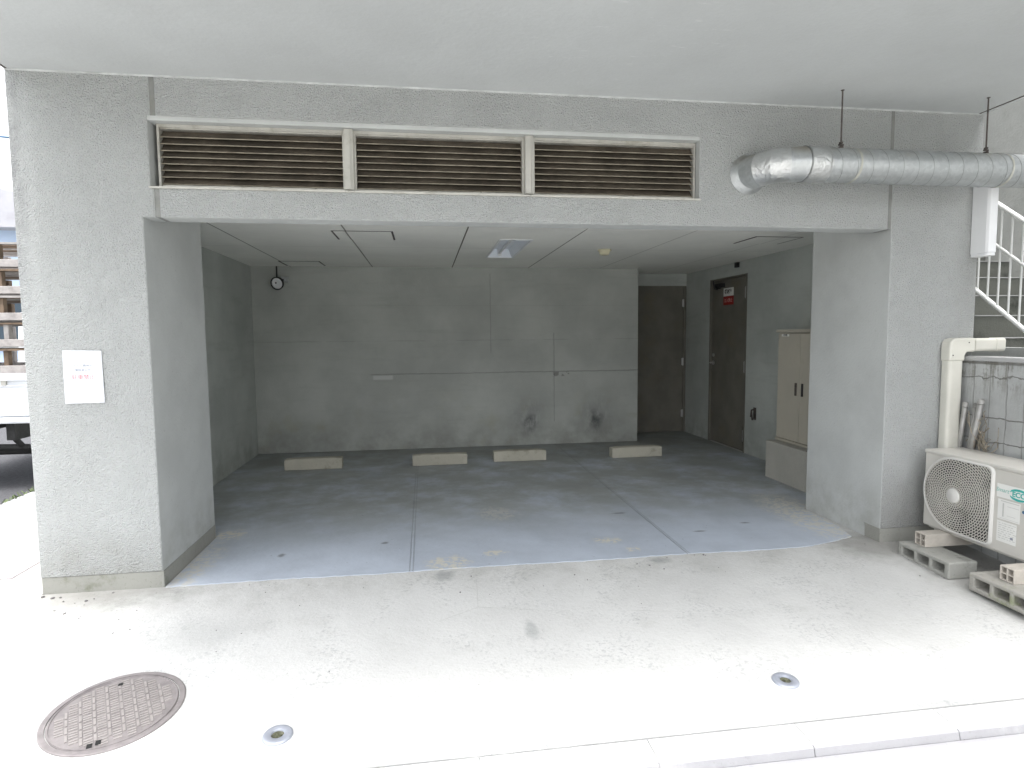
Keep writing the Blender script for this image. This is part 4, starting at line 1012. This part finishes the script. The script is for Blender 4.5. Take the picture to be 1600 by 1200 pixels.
for (xx, yy) in ((TX0 + .09, TY + .62), (TX1 - .09, TY + .62), (TX0 + .09, TY + 2.6), (TX1 - .09, TY + 2.6)):
    g = MB(); g.smooth = True; g.lathe([(.16, -.07), (.25, -.075), (.272, -.05), (.272, .05), (.25, .075), (.16, .07)], (xx, yy, .172), 'x', 28); W_ = g.build("wheel", M['rubber'], T)
    g = MB(); g.lathe([(0, .03), (.07, .03), (.10, .055), (.162, .065), (.162, -.065), (0, -.06)], (xx, yy, .172), 'x', 24); g.build("rim", M['alu'], W_)
for xx in (TX0 + .2, TX1 - .5):
    pass
g = MB(); g.box((TX0 + .06, TY - .028, .595), (TX0 + .3, TY - .026, .640)); g.build("tail_lamp", M['red'], T)
# timber racks stacked on the bed
rack_pos = ["lowest", "second lowest", "middle", "second highest", "topmost"]
zb = 1.092; rk = None
def rack_parts(T, z):
    x0, x1, y0, y1 = TX0 + .05, TX1 + .02, TY - .02, TY + 1.1
    for yy in (y0, y0 + .5, y1 - .09):
        g = MB(); d_ = rnd.uniform(-.015, .015); g.box((x0, yy, z), (x1 + d_, yy + .09, z + .075)); g.build("runner", M['oldwood'], T, bevel=.004)
    for xx in (x0 + .05, x0 + .55, -4.12, x1 - .08):
        for yy in (y0 + .02, y1 - .08):
            e_ = rnd.uniform(-.03, .03); g = MB(); g.box((xx - .022 + e_, yy, z + .075), (xx + .022 + e_, yy + .06, z + .222)); g.build("post", M['wood'] if rnd.random() < .6 else M['oldwood'], T, bevel=.003)
    yy = y0
    while yy < y1 - .1:
        g = MB(); t_ = rnd.uniform(-.006, .006); g.box((x0, yy, z + .223), (x1 + rnd.uniform(-.03, .02), yy + .085, z + .243 + min(0, t_))); g.build("deck_board", M['wood'] if rnd.random() < .5 else M['oldwood'], T); yy += .135
for k in range(5):
    z = zb + k * .262
    T = thing("timber_rack", (-4.56, TY + .5, z), rack_pos[k] + " weathered timber rack of the stack on the white truck", "timber rack", "timber racks stacked on the truck")
    rack_parts(T, z)
    z += 0
H = thing("house", (-11, 15, -.1), "pale blue walled house with grey eaves far beyond the truck", "house")
g = MB(); g.box((-15, 12, -.3), (-6.0, 20, 4.0)); g.build("wall", M['bluewall'], H)
g = MB(); g.prism([(-15.5, 4.0), (-5.5, 3.86), (-5.5, 4.05), (-10.5, 5.0), (-15.5, 4.2)], 'y', 11.5, 20.5); g.build("roof", M['roofgrey'], H)
for (a, b) in ((-13.5, -12), (-9.9, -8.9), (-7.7, -6.8)):
    g = MB(); g.box((a, 11.94, 1.2), (b, 11.999, 2.5)); W_ = g.build("window", M['whitepaint'], H)
    g = MB(); g.box((a + .06, 11.93, 1.26), (b - .06, 11.938, 2.44)); g.build("pane", M['glass'], W_)
g = MB(); pts = [(-12 + k * 1.0, 10 , 5.55 + .012 * (k - 6) ** 2 - .2) for k in range(13)]; g.tube(pts, .02, 6); o = g.build("overhead_cable", M['navy'], None); solid_at_base(o)
tag(o, "thin dark overhead cable against the sky left of the pillar", "cable")
